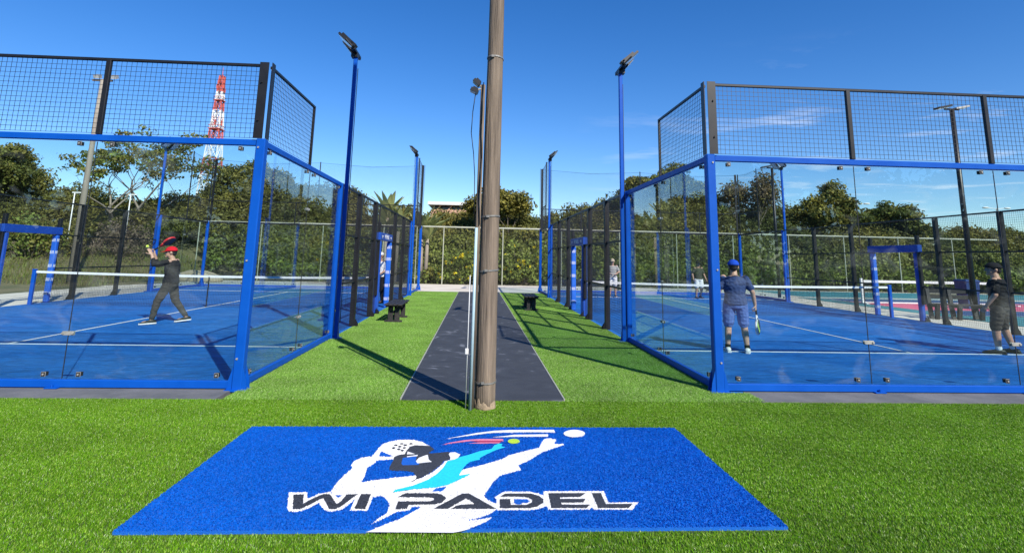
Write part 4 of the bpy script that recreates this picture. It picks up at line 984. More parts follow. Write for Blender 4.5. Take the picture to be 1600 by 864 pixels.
# ------------------------------------------------------------------ building and broadcast tower in the distance
def building():
    z = 5.6
    R = empty('hill_building', (-1.0, 75, z)); tag(R, 'peach building with flat white roof above the bushes', 'building')
    MB().box((-1.3, 4, 0.2), (8.4, 8, 4.0)).build('wall', 'wall_peach', R)
    o = MB(); o.box((0.6, 4.4, 3.05), (13, 9.6, 0.42)); o.box((0.6, -0.42, 2.92), (13, 0.1, 0.22)); o.build('roof', 'roof_white', R)
    MB().box((0.2, 2.6, 2.52), (10.5, 2.2, 0.63)).build('clerestory', 'window_dark', R)
    for k in range(7):
        MB().box((-4.4 + k * 1.5, 0.3, 2.5), (0.16, 0.5, 0.8), M=Matrix.Rotation(0.6, 3, 'Y')).build('brace', 'wall_peach', R)
    for k in range(3):
        w = MB().box((-3.8 + k * 2.6, -0.02, 0.5), (1.1, 0.06, 0.9)).build('window', 'window_dark', R)
        MB().box((-3.8 + k * 2.6, -0.06, 0.02), (1.3, 0.12, 0.08)).build('sill', 'roof_white', w)
building()
def tower():
    X, Y, Z0, ZT = -71.5, 150.0, 6.0, 49.0
    R = empty('broadcast_tower', (X, Y, Z0)); tag(R, 'red and white lattice broadcast tower on the horizon', 'tower')
    H = ZT - Z0
    lev = [0, 5, 10, 15.5, 20, 25, 28, 30.6, 33.2, 36, 38.5, 41, H]
    def hw(z): return 2.25 * (1 - z / H) ** 1.1 + 0.5
    red = {3, 5, 8, 10, 11}
    for k in range(len(lev) - 1):
        z0, z1 = lev[k], lev[k+1]; a, b_ = hw(z0), hw(z1); mm = 'tower_red' if k in red else 'tower_white'
        s = MB(); c0 = [(-a,-a,z0),(a,-a,z0),(a,a,z0),(-a,a,z0)]; c1 = [(-b_,-b_,z1),(b_,-b_,z1),(b_,b_,z1),(-b_,b_,z1)]
        for i in range(4):
            j = (i + 1) % 4
            s.tube(c0[i], c1[i], 0.17, n=5); s.tube(c0[i], c1[j], 0.09, n=4); s.tube(c0[j], c1[i], 0.09, n=4); s.tube(c1[i], c1[j], 0.11, n=4)
            mid0 = (Vector(c0[i]) + Vector(c0[j])) / 2; mid1 = (Vector(c1[i]) + Vector(c1[j])) / 2
            s.tube(mid0, Vector(c1[i]), 0.07, n=4); s.tube(mid0, Vector(c1[j]), 0.07, n=4)
        o = s.build('lattice_section', mm, R)
    for z in (28.1, 36.1, 17.5):
        w = hw(z) + 0.35; p = MB()
        p.box((0, 0, z), (2*w, 2*w, 0.18))
        for i in range(4):
            q = [(-w,-w),(w,-w),(w,w),(-w,w)]; 
            p.tube((*q[i], z + 0.9), (*q[(i+1)%4], z + 0.9), 0.07, n=4)
        p.build('platform', 'tower_red', R)
    for i in range(8):
        a = 2*PI*i/8
        MB().box((1.2*math.cos(a), 1.2*math.sin(a), 29.8 + (i % 2) * 1.1), (0.35, 0.35, 1.3)).build('antenna_panel', 'tower_red', R)
        MB().box((1.0*math.cos(a+0.3), 1.0*math.sin(a+0.3), 39 + (i % 3)), (0.3, 0.3, 1.1)).build('antenna_panel', 'tower_red', R)
    MB().tube((0, 0, H), (0, 0, H + 2.5), 0.12, 0.05, 5).build('mast_tip', 'tower_red', R)
tower()

# loose balls
def ball(loc, label):
    b = MB().ellip((0, 0, 0), (0.0335, 0.0335, 0.0335), 14, 10); o = b.build('tennis_ball', 'ball_yellow', smooth=True, loc=loc); tag(o, label, 'ball', 'padel balls')
    s = MB(); P = []
    for i in range(25):
        t = 2*PI*i/24; v = Vector((math.cos(t) + 0.35*math.cos(3*t), math.sin(t) - 0.35*math.sin(3*t), 0.9*math.sin(2*t))).normalized() * 0.0337
        P.append(v)
    s.path(P, 0.0016, 4); s.build('seam', 'print_white', o)
ball((-7.32, 12.85, 1.68), 'yellow ball in the air just in front of the red capped player')
ball((7.35, 15.4, 0.05), 'small ball lying on the right blue court near the net')
ball((-3.9, 16.0, 0.05), 'small ball lying on the left blue court behind the near mesh')
# ------------------------------------------------------------------ vegetation
def leaf_cloud(centres, radii, counts, cols, size, rng, flat=1.0, aspect=1.7, jitter=0.30, shell=0.22, droop=0.0):
    """leaf quads spread through ellipsoidal clumps, denser towards the outside"""
    counts = np.asarray(counts, int); k = np.repeat(np.arange(len(centres)), counts); n = len(k)
    d = rng.normal(size=(n, 3)); d /= np.linalg.norm(d, axis=1)[:, None] + 1e-9
    rr = shell + (1 - shell) * rng.random(n) ** 0.6
    rr = np.where(rng.random(n) < 0.12, rr * rng.uniform(1.0, 1.25, n), rr)
    P = np.asarray(centres)[k] + d * rr[:, None] * np.asarray(radii)[k][:, None] * np.array([1, 1, flat])
    nrm = d + rng.normal(size=(n, 3)) * 0.75 + np.array([0, 0, 0.35]); nrm /= np.linalg.norm(nrm, axis=1)[:, None]
    t = np.cross(nrm, rng.normal(size=(n, 3))); t /= np.linalg.norm(t, axis=1)[:, None] + 1e-9
    if droop: t[:, 2] -= droop; t /= np.linalg.norm(t, axis=1)[:, None]
    b = np.cross(nrm, t)
    s = size * rng.uniform(0.55, 1.35, n)
    A, B = t * (s * aspect)[:, None], b * s[:, None] * 0.5
    bend = nrm * (s * 0.25)[:, None]
    V = np.stack([P - A * 0.5, P + B - bend * 0.2, P + A * 0.5 - bend, P - B - bend * 0.2], 1).reshape(-1, 3)
    F = np.arange(4 * n).reshape(-1, 4)
    c = np.asarray(cols)[k] * (1 + rng.normal(size=(n, 1)) * jitter)
    return V, F, np.clip(c, 0.004, 0.8)

G_DARK, G_MID, G_OLIVE, G_LIGHT, G_YEL, G_BROWN = (0.075, 0.095, 0.022), (0.125, 0.150, 0.030), (0.215, 0.195, 0.045), (0.185, 0.240, 0.048), (0.29, 0.25, 0.045), (0.165, 0.120, 0.055)
PROF = [(-75, 7.5), (-45, 8.0), (-36.8, 7.9), (-33.8, 7.0), (-31.8, 6.3), (-27.0, 5.3), (-24.2, 5.4), (-22.2, 5.4), (-20.4, 6.6), (-17.6, 7.2), (-15.6, 7.6), (-13.6, 7.3), (-11.6, 6.5), (-9.5, 6.0), (-7.5, 5.1), (-5.5, 5.0), (-3.4, 4.4), (-0.4, 4.9), (2.1, 5.5), (4.2, 5.0), (5.2, 4.7), (7.8, 5.4), (10.9, 6.5), (13.1, 7.0), (14.7, 7.4), (17.3, 7.1), (20.0, 5.9), (22.7, 6.1), (25.4, 5.8), (27.6, 6.2), (30.3, 6.1), (31.9, 5.6), (34.7, 5.5), (36.9, 4.6), (41.4, 4.5), (45.9, 4.5), (80, 4.6)]
PXs, PZs = np.array([p[0] for p in PROF]), np.array([p[1] for p in PROF])
def mixc(a, b, t): return tuple(a[i] * (1 - t) + b[i] * t for i in range(3))

def woodland():
    rng = np.random.default_rng(11)
    C, Rr, N, K = [], [], [], []
    for it in range(4300):
        x = rng.uniform(-55, 58); f = rng.random() ** 1.15                 # f: 0 at the fence foot, 1 at the crest
        H = float(np.interp(x, PXs, PZs)) * (1.05 + 0.15 * noise.noise(Vector((x * 0.55, 3.1, 0))) + 0.09 * noise.noise(Vector((x * 1.6, 1.3, 5)))) 
        y = 33.9 + 11.5 * f + rng.normal() * 0.5
        if x < -16: y = max(y, 35.0 + 1.5 * min(1, (-16 - x) / 5))
        hh = H * (0.14 + 0.86 * f ** 0.70)
        if x < -17 and f < 0.32: continue
        hh *= 1 + 0.22 * noise.noise(Vector((x * 0.33, y * 0.4, 7))) * (1 - f * 0.6)
        hh *= y / 44.0 * 0.35 + 0.65
        r = rng.uniform(0.45, 1.05) * (0.75 + 0.45 * f)
        hh = max(0.35, hh - r * 0.55)
        C.append((x, y, hh + rng.normal() * 0.12)); Rr.append(r); N.append(int(230 * r ** 1.3) + 60)
        t = noise.noise(Vector((x * 0.16, hh * 0.35, 2.0))) * 0.5 + 0.5; u = noise.noise(Vector((x * 0.5, y * 0.3, 9))) * 0.5 + 0.5
        low = max(0, 1 - hh / 3.0)
        c = mixc(G_DARK, G_OLIVE, min(1, max(0, t * 1.5 - 0.25)))
        c = mixc(c, G_LIGHT, min(1, low * 1.25))
        if u > 0.62: c = mixc(c, G_BROWN, min(1, (u - 0.62) * 3) * (1 - low))
        if rng.random() < 0.08: c = mixc(c, G_YEL, 0.5)
        K.append(c)
    V, F, T = leaf_cloud(C, Rr, N, K, 0.125, rng, flat=0.85, shell=0.15, jitter=0.32)
    o = link('woodland_bank', np_mesh('woodland_bank', V, F, 'leaf', T)); tag(o, 'dense bank of mixed green bush and trees behind the fence', 'woodland', kind='stuff')
    # inner mass: rough dark earth-and-stem slope under the leaves so that no sky shows through the bank
    xs, fs = np.arange(-70, 72, 1.2), np.linspace(0, 1.25, 12)
    Vv = np.array([(x, 34.9 + 11.5 * f, max(-0.1, float(np.interp(x, PXs, PZs)) * (0.9 * min(f, 1) ** 0.8) * (34.9 + 11.5*f) / 44 - 0.9 - (2.5 * (f - 1) if f > 1 else 0) + 0.35 * noise.noise(Vector((x * 0.6, f * 6, 0))))) for f in fs for x in xs]); nx = len(xs)
    Ff = np.array([(j*nx+i, j*nx+i+1, (j+1)*nx+i+1, (j+1)*nx+i) for j in range(len(fs)-1) for i in range(nx-1)])
    mat('undergrowth', (0.020, 0.026, 0.010), (0.050, 0.045, 0.022), 1.6, rough=1.0, bump=1.0, bscale=4)
    tag(link('wooded_slope', np_mesh('wooded_slope', Vv, Ff, 'undergrowth', smooth=True)), kind='structure')
woodland()
# unseen trees added behind the camera, tall to keep sky haze off the glass
def added_tree_screen():
    rng = np.random.default_rng(5); C, Rr, N, K = [], [], [], []
    for it in range(1500):
        x = rng.uniform(-60, 60); f = rng.random(); C.append((x, -25 - 4 * f + rng.normal(), 0.6 + 12.5 * f * (0.8 + 0.2 * math.sin(x * 0.31)))); Rr.append(rng.uniform(1.1, 2.0)); N.append(48)
        K.append(mixc(G_DARK, G_MID, rng.random()))
    V, F, T = leaf_cloud(C, Rr, N, K, 0.42, rng)
    tag(link('rear_tree_screen', np_mesh('rear_tree_screen', V, F, 'leaf', T)), 'line of dark trees added out of view to dim the glass reflections', 'woodland', kind='stuff')
added_tree_screen()

def branchy(b, p, d, ln, r, depth, tips, rng, spread=0.6, up=0.15, flatten=0.0, segs=3, allp=None):
    """recursive limb; collects tip points"""
    for s in range(segs):
        d2 = Vector(d) + Vector(rng.normal(size=3)) * 0.16 + Vector((0, 0, up * 0.3)); d2.normalize()
        q = Vector(p) + d2 * (ln / segs); r2 = r * (0.86 if depth > 0 else 0.7)
        b.tube(p, q, r, r2, 6 if r > 0.05 else 4, cap=False); p, r, d = q, r2, d2
        if allp is not None and depth <= 1: allp.append(p.copy())
    if depth == 0: tips.append(p.copy()); return
    for k in range(int(rng.integers(2, 4)) if depth > 1 else 2 + int(rng.random() < 0.5)):
        a = rng.uniform(0, 2*PI); side = Vector((math.cos(a), math.sin(a), rng.uniform(-0.1, 0.6)))
        d3 = (Vector(d) + side * spread).normalized(); d3.z = d3.z * (1 - flatten) + up; d3.normalize()
        branchy(b, p, d3, ln * rng.uniform(0.62, 0.85), r * rng.uniform(0.55, 0.72), depth - 1, tips, rng, spread, up, flatten, segs, allp)

def tree(name, x, y, height, crown_w, label, cols, seed, kind='round', bark='bark', leaves=70, leaf=0.19, clump=0.75, trunk_r=0.2, depth=3, z=None, group=None):
    rng = np.random.default_rng(seed); random.seed(seed)
    z = terrain(x, y) if z is None else z
    R = empty(name, (x, y, z)); tag(R, label, 'tree', group)
    b = MB(); tips, allp = [], []
    if kind == 'flat':
        n0 = 4; base = Vector((0, 0, height * 0.22)); b.tube((0, 0, -0.3), base, trunk_r * 1.25, trunk_r, 10)
        for k in range(n0):
            a = 2*PI*k/n0 + rng.uniform(-0.4, 0.4); d = Vector((math.cos(a) * 0.9, math.sin(a) * 0.6, 0.75)).normalized()
            branchy(b, base, d, height * 0.36, trunk_r * 0.62, depth, tips, rng, 0.62, 0.22, 0.25, 3, allp)
    else:
        base = Vector((0, 0, height * (0.30 if kind == 'round' else 0.4))); b.tube((0, 0, -0.3), base, trunk_r * 1.3, trunk_r, 10)
        for k in range(4):
            a = 2*PI*k/4 + rng.uniform(-0.5, 0.5); d = Vector((math.cos(a) * 0.55, math.sin(a) * 0.55, 0.8)).normalized()
            branchy(b, base, d, height * 0.27, trunk_r * 0.6, depth, tips, rng, 0.6, 0.18, 0.0, 3, allp)
    # scale the limbs so that the crown has the size asked for
    T_ = np.array(tips); ex = max(0.5, np.abs(T_[:, :2]).max()); sxy = crown_w / 2 / ex; sz = height / max(1.0, T_[:, 2].max())
    b.v = [(vx * (sxy if vz > base.z else 1 + (sxy - 1) * max(0, vz) / base.z * 0), vy * (sxy if vz > base.z else 1), vz * sz) for vx, vy, vz in b.v]
    T_ = T_ * [sxy, sxy, sz]
    b.build('trunk', bark, R, smooth=True)
    C, Rr, N, K = [], [], [], []
    pts_ = list(T_) + [np.array(p) * [sxy, sxy, sz] for p in allp if rng.random() < 0.35]
    for p in pts_:
        r = clump * rng.uniform(0.6, 1.25); C.append(p + rng.normal(size=3) * 0.15); Rr.append(r); N.append(int(leaves * r / clump))
        K.append(mixc(cols[int(rng.integers(len(cols)))], cols[0], rng.random() * 0.5))
    V, F, T = leaf_cloud(C, Rr, N, K, leaf, rng, flat=0.38 if kind == 'flat' else 0.72)
    link('crown', np_mesh('crown', V, F, 'leaf', T), R)
    return R
tree('spreading_tree', -24.8, 40.0, 9.2, 14.5, 'wide flat-topped tree with bare pale limbs behind the left court', [G_OLIVE, G_MID, G_LIGHT], 3, 'flat', 'bark_pale', 20, 0.13, 0.55, 0.30, 4, z=0.6)
tree('dense_tree', -35.5, 41.0, 8.2, 9.0, 'broad dense green tree at the left edge behind the lamp pole', [G_OLIVE, G_MID, G_DARK], 21, 'flat', 'bark_pale', 80, 0.13, 0.85, 0.28, 4, z=0.5)
tree('dense_tree', -18.6, 46.0, 8.0, 8.0, 'rounded olive tree crown below the broadcast tower', [G_OLIVE, G_MID, G_DARK], 8, 'round', 'bark', 80, 0.14, 0.85, 0.2, 4, z=0.6)
tree('dense_tree', 15.2, 43.0, 8.2, 9.5, 'large dark tree crown seen through the right court side glass', [G_MID, G_OLIVE, G_DARK], 14, 'flat', 'bark', 80, 0.14, 0.85, 0.26, 4, z=0.4)
tree('bare_tree', 20.6, 41.0, 7.8, 5.5, 'thin leaf-poor grey tree behind the blue corner post of right court', [G_BROWN, G_OLIVE, (0.16, 0.13, 0.09)], 31, 'round', 'bark_pale', 16, 0.13, 0.6, 0.13, 4, z=0.3)
tree('leafy_tree', 26.8, 41.0, 7.4, 6.4, 'tree with loose dark sprays rising above the far right fence', [G_OLIVE, G_DARK, G_YEL], 44, 'round', 'bark_pale', 46, 0.15, 0.58, 0.16, 4, z=0.3)
tree('leafy_tree', 31.8, 42.0, 6.0, 7.5, 'low spreading tree right of the loose dark sprayed tree', [G_DARK, G_OLIVE, G_MID], 57, 'flat', 'bark', 60, 0.15, 0.7, 0.16, 4, z=0.2)
tree('yellow_tree', 1.9, 39.5, 5.9, 5.0, 'yellowish green tree just right of the utility pole', [(0.15, 0.15, 0.035), G_OLIVE, G_YEL], 62, 'round', 'bark', 60, 0.13, 0.62, 0.15, 4, z=0.3)

# banana-like palms at the fence
def palm(x, y, h, n, label, seed):
    rng = np.random.default_rng(seed); z = terrain(x, y)
    R = empty('fan_palm', (x, y, z)); tag(R, label, 'palm', 'broad-leaved palms behind the fence')
    for s in range(3):
        bx, by = rng.normal() * 0.35, rng.normal() * 0.25; hh = h * rng.uniform(0.55, 0.72)
        MB().tube((bx, by, -0.2), (bx * 1.3, by, hh), 0.13, 0.10, 8).build('trunk', 'bark_pale', R, smooth=True)
        for k in range(n):
            a = 2*PI*k/n + rng.uniform(-0.3, 0.3); el = rng.uniform(0.80, 1.75); L_ = rng.uniform(1.4, 2.1); w = rng.uniform(0.16, 0.24)
            rings_ = []; rr, zz, ang = 0.05, hh - 0.1, el; dl = L_ / 7
            for i in range(8):
                t = i / 7
                ww = w * (0.10 + math.sin(PI * min(1, 0.10 + t * 0.90)) ** 0.8) if i > 1 else 0.03
                px, py = bx * 1.3 + rr * math.cos(a), by + rr * math.sin(a); nx_, ny_ = -math.sin(a), math.cos(a)
                rings_.append([(px - nx_*ww, py - ny_*ww, zz - 0.05), (px, py, zz), (px + nx_*ww, py + ny_*ww, zz - 0.05)])
                rr += dl * math.cos(ang); zz += dl * math.sin(ang); ang -= 0.07 + 0.07 * rng.random()
            V = [p for r in rings_ for p in r]; F = []
            for i in range(7): F += [(i*3, i*3+1, i*3+4, i*3+3), (i*3+1, i*3+2, i*3+5, i*3+4)]
            V, F = np.array(V), np.array(F)
            c = np.array(mixc((0.34, 0.38, 0.13), (0.52, 0.48, 0.25), rng.random() * (1 if el < 0.6 else 0.4)))
            link('leaf', np_mesh('leaf', V, F, 'leaf', np.tile(c, (len(F), 1)), smooth=True), R)
palm(-5.15, 33.7, 5.3, 14, 'tall broad-leaved palm left of the far blue mast', 4)
palm(-3.15, 33.75, 4.4, 13, 'shorter broad-leaved palm between far blue mast and peach building', 9)

def bush(name, x, y, r, label, cols, seed, n=26, leaf=0.1, flat=0.7, lv=60, extra=None):
    rng = np.random.default_rng(seed); z = terrain(x, y); C, Rr, N, K = [], [], [], []
    R = empty(name, (x, y, z)); tag(R, label, 'bush')
    st = MB()
    for k in range(n):
        a = rng.uniform(0, 2*PI); q = r * math.sqrt(rng.random()); hz = r * flat * rng.uniform(0.25, 1.35) * (1.15 - 0.5 * q / r)
        p = (q * math.cos(a), q * math.sin(a) * 0.6, hz); C.append(p); Rr.append(r * rng.uniform(0.18, 0.34)); N.append(lv); K.append(cols[int(rng.integers(len(cols)))])
        st.tube((p[0]*0.2, p[1]*0.2, -0.05), p, 0.018, 0.008, 5)
    st.build('stem', 'bark', R)
    V, F, T = leaf_cloud(C, Rr, N, K, leaf, rng, shell=0.2); link('foliage', np_mesh('foliage', V, F, 'leaf', T), R)
    if extra:
        C2 = np.array(C)[rng.integers(0, len(C), extra)] + rng.normal(size=(extra, 3)) * 0.12 + [0, -0.35, 0.1]
        V, F, T = leaf_cloud(C2, np.full(extra, 0.10), np.full(extra, 7), np.tile((0.66, 0.52, 0.02), (extra, 1)), 0.09, rng); link('flowers', np_mesh('flowers', V, F, 'leaf', T), R)['kind'] = 'stuff'
bush('flowering_bush', -1.1, 34.1, 1.9, 'green bush with yellow flowers behind the fence left of pole', [G_LIGHT, (0.11, 0.14, 0.03)], 3, 34, 0.11, 0.75, 60, 44)
bush('flowering_bush', 2.7, 34.2, 1.3, 'climbing green bush with yellow blooms behind the fence right of pole', [G_LIGHT, G_MID], 13, 26, 0.11, 1.6, 55, 20)
bush('dry_bush', -19.5, 31.5, 2.1, 'dry grey-brown twiggy bush on the bank behind the left court', [(0.22, 0.17, 0.12), (0.15, 0.12, 0.08)], 23, 40, 0.08, 0.55, 60)
bush('grass_clump', -23.5, 31.0, 2.6, 'bushy green growth on the bank seen through the left doorway', [G_MID, G_OLIVE, G_LIGHT], 33, 46, 0.12, 0.5, 60)
def bank_grass():
    rng = np.random.default_rng(77); n = 26000
    x = rng.uniform(-48, -16.6, n); y = rng.uniform(25.5, 36, n); z = np.array([terrain(a, b_) for a, b_ in zip(x, y)])
    d = rng.normal(size=(n, 2)) * 0.10; h = rng.uniform(0.10, 0.34, n); a = rng.uniform(0, PI, n); w = 0.022
    V = np.stack([np.stack([x - np.cos(a)*w, y - np.sin(a)*w, z], -1), np.stack([x + np.cos(a)*w, y + np.sin(a)*w, z], -1), np.stack([x + d[:, 0], y + d[:, 1], z + h], -1)], 1).reshape(-1, 3)
    t = rng.random((n, 1)); c = np.array(G_LIGHT) * (1 - t) + np.array((0.24, 0.19, 0.09)) * t
    tag(link('bank_grass', np_mesh('bank_grass', V, np.arange(3*n).reshape(-1, 3), 'leaf', c)), 'dry and green grass on the bank beyond the left court', 'grass', kind='stuff')
bank_grass()
# ------------------------------------------------------------------ people
def capsule(b, p0, p1, r0, r1, n=12):
    p0, p1 = Vector(p0), Vector(p1); d = (p1 - p0); L_ = d.length; d.normalize()
    a = d.cross(Vector((0, 0, 1)) if abs(d.z) < 0.9 else Vector((1, 0, 0))).normalized(); c = d.cross(a)
    prof = [(-0.98 * r0, 0.2 * r0), (-0.7 * r0, 0.72 * r0), (0, r0), (L_ * 0.5, (r0 + r1) / 2), (L_, r1), (L_ + 0.7 * r1, 0.72 * r1), (L_ + 0.98 * r1, 0.2 * r1)]
    b.rings([[p0 + d * t + (a * math.cos(2*PI*i/n) + c * math.sin(2*PI*i/n)) * r for i in range(n)] for t, r in prof])
def loft(b, secs, n=16):
    """secs: (centre, right vector, forward vector, rx, ry)"""
    b.rings([[Vector(c) + Vector(rv) * (rx * math.cos(2*PI*i/n)) + Vector(fv) * (ry * math.sin(2*PI*i/n)) for i in range(n)] for c, rv, fv, rx, ry in secs])
def fuse(b, name, material, parent, voxel=0.011, it=4, folds=0.0):
    """union the overlapping volumes into one continuous skin and relax it"""
    me = b.mesh(name + '_raw', material); o = bpy.data.objects.new(name + '_raw', me); COL.objects.link(o)
    r = o.modifiers.new('r', 'REMESH'); r.mode = 'VOXEL'; r.voxel_size = voxel; r.use_smooth_shade = True
    s = o.modifiers.new('s', 'SMOOTH'); s.iterations = it; s.factor = 0.5
    dg = bpy.context.evaluated_depsgraph_get(); dg.update()
    me2 = bpy.data.meshes.new_from_object(o.evaluated_get(dg)); me2.name = name
    bpy.data.objects.remove(o); bpy.data.meshes.remove(me)
    if folds:                                     # creases in the cloth
        nr = np.zeros(len(me2.vertices) * 3, np.float32); me2.vertices.foreach_get('normal', nr); nr = nr.reshape(-1, 3)
        co = np.zeros(len(me2.vertices) * 3, np.float32); me2.vertices.foreach_get('co', co); co = co.reshape(-1, 3)
        for i_, c_ in enumerate(co):
            p = Vector(c_); w_ = noise.noise(Vector((p.x * 9, p.y * 9, p.z * 22))) * 0.6 + noise.noise(Vector((p.x * 22 + p.z * 14, p.y * 22, p.z * 18))) * 0.5
            co[i_] += nr[i_] * (folds * w_)
        me2.vertices.foreach_set('co', co.ravel()); me2.update()
    me2.materials.clear(); me2.materials.append(MATS[material])
    me2.polygons.foreach_set('use_smooth', [True] * len(me2.polygons))
    return link(name, me2, parent)

def hand(b, wrist, d, palm_n, curl=0.5, side=1, s=1.0):
    """palm, four unequal bent fingers and a thumb; d = direction of the hand, palm_n = palm normal"""
    d = Vector(d).normalized(); nrm = Vector(palm_n); nrm = (nrm - d * nrm.dot(d)).normalized(); w = d.cross(nrm) * side
    wr = Vector(wrist)
    loft(b, [(wr - d*0.01, w, nrm, 0.026*s, 0.021*s), (wr + d*0.03*s, w, nrm, 0.036*s, 0.018*s), (wr + d*0.085*s, w, nrm, 0.041*s, 0.016*s)], 10)
    for k, (off, ln) in enumerate(((-0.030, 0.066), (-0.010, 0.078), (0.010, 0.074), (0.029, 0.058))):
        p = wr + d * 0.08 * s + w * off * s; a = 0.0; seg = [0.45, 0.32, 0.23]
        for q in range(3):
            a += curl * (0.65 + 0.25 * q); dd = (d * math.cos(a) + nrm * math.sin(a)).normalized(); p2 = p + dd * ln * seg[q] * s
            capsule(b, p, p2, 0.0095 * s, 0.0085 * s, 8); p = p2
    p = wr + d * 0.02 * s - w * 0.032 * s; a = 0
    for q, ln in enumerate((0.045, 0.032)):
        dd = (d * 0.75 - w * (0.75 - 0.5 * q) + nrm * (0.35 + curl * 0.5 * (q + 1))).normalized(); p2 = p + dd * ln * s; capsule(b, p, p2, 0.0115 * s, 0.010 * s, 8); p = p2

def person(loc, rz, label, J, look, skin='skin', top='cloth_black', bottom='cloth_black', sleeve=1.0, leg=1.0, shoes=('shoe_white', 'shoe_white'), cap=None, cap_back=False, vox=0.011, top_long=0.0, socks=None, group='padel players', scale=(1, 1, 1)):
    """J: joint positions (local: x right, y forward, z up). look: head yaw, pitch"""
    R = empty('person', loc, rz); R.scale = scale; tag(R, label, 'person', group)
    V = {k: Vector(v) for k, v in J.items() if k != 'curl'}
    hipL, hipR, shL, shR = V['hipL'], V['hipR'], V['shL'], V['shR']
    pel = (hipL + hipR) / 2; shc = (shL + shR) / 2
    rvp = (hipR - hipL).normalized(); rvs = (shR - shL).normalized(); spine = (shc - pel).normalized()
    def fwd(rv): return spine.cross(rv).normalized() * 1.0
    fp, fs = fwd(rvp), fwd(rvs)
    hd = V['head']; neck = shc + spine * 0.05
    def torso(b, e=0.0, z0=-0.10, z1=1.0, hem=0.0):
        secs = []
        for t, rx, ry, f in ((-0.16, 0.150, 0.110, 0), (-0.02, 0.168, 0.118, 0), (0.18, 0.150, 0.104, 0.2), (0.38, 0.140, 0.100, 0.4), (0.60, 0.162, 0.112, 0.65), (0.82, 0.185, 0.112, 0.9), (0.97, 0.150, 0.085, 1), (1.03, 0.098, 0.074, 1), (1.06, 0.075, 0.062, 1)):
            if t < z0 or t > z1: continue
            rv = rvp.lerp(rvs, f).normalized(); fv = fp.lerp(fs, f).normalized()
            ee = e + (hem if t < 0.3 else hem * 0.5 if t < 0.6 else 0)
            secs.append((pel.lerp(shc, t), rv, fv, rx + ee, ry + ee))
        loft(b, secs)
    # the body, one continuous surface
    b = MB(); torso(b, 0.0, -1, 2)
    capsule(b, shc + spine * 0.0, hd - Vector((0, 0, 0.07)), 0.062, 0.052)
    Hm = Matrix.Rotation(look[0], 3, 'Z') @ Matrix.Rotation(look[1], 3, 'X')
    hf = lambda p: hd + Hm @ Vector(p)
    b.ellip(hd + Hm @ Vector((0, -0.005, 0.025)), (0.074, 0.094, 0.100), 16, 12, M=Hm)
    b.ellip(hf((0, 0.028, -0.045)), (0.055, 0.064, 0.075), 14, 10, M=Hm)
    b.ellip(hf((0, 0.085, -0.092)), (0.024, 0.018, 0.022), 10, 8, M=Hm)
    capsule(b, hf((0, 0.090, 0.020)), hf((0, 0.108, -0.018)), 0.011, 0.017, 8)
    for s_ in (-1, 1): b.ellip(hf((0.076 * s_, -0.005, -0.005)), (0.013, 0.022, 0.034), 8, 6, M=Hm)
    capsule(b, hf((-0.03, 0.084, 0.034)), hf((0.03, 0.084, 0.034)), 0.013, 0.013, 8)
    for s_, n_ in (('L', -1), ('R', 1)):
        sh, el, wr = V['sh' + s_], V['el' + s_], V['wr' + s_]
        capsule(b, sh, el, 0.052, 0.040); capsule(b, el, wr, 0.041, 0.027)
        hd_ = V.get('hand' + s_, (wr - el).normalized()); pn = V.get('palm' + s_, Vector((-n_, 0.2, 0)))
        hand(b, wr, hd_, pn, J.get('curl', 0.45) if not isinstance(J.get('curl'), dict) else J['curl'][s_], n_)
        hp, kn, an = V['hip' + s_], V['kn' + s_], V['an' + s_]
        capsule(b, hp, kn, 0.088, 0.056); capsule(b, kn, kn.lerp(an, 0.45), 0.056, 0.055); capsule(b, kn.lerp(an, 0.35), an, 0.056, 0.036)
        toe = V['toe' + s_]; capsule(b, an - Vector((0, 0, 0.03)), an.lerp(toe, 0.8), 0.034, 0.026)
    fuse(b, 'body', skin, R, vox, 3)
    # clothes
    c = MB(); torso(c, 0.018, -0.03 - top_long, 1.04, 0.012)
    for s_ in 'LR':
        sh, el, wr = V['sh' + s_], V['el' + s_], V['wr' + s_]
        if sleeve <= 1: capsule(c, sh.lerp(el, 0.06), sh.lerp(el, sleeve * 0.85), 0.059, 0.066)
        else: capsule(c, sh.lerp(el, 0.05), el, 0.060, 0.053); capsule(c, el, el.lerp(wr, (sleeve - 1) * 0.95), 0.053, 0.040)
    fuse(c, 'shirt', top, R, vox, 3, 0.013)
    c = MB(); torso(c, 0.014, -1, 0.14)
    for s_ in 'LR':
        hp, kn, an = V['hip' + s_], V['kn' + s_], V['an' + s_]
        if leg <= 1: capsule(c, hp, hp.lerp(kn, leg * 0.92), 0.104, 0.092)
        else: capsule(c, hp, kn, 0.103, 0.074); capsule(c, kn, kn.lerp(an, (leg - 1) * 0.95), 0.073, 0.052)
    fuse(c, 'shorts' if leg <= 1.0 else 'trousers', bottom, R, vox, 3, 0.012)
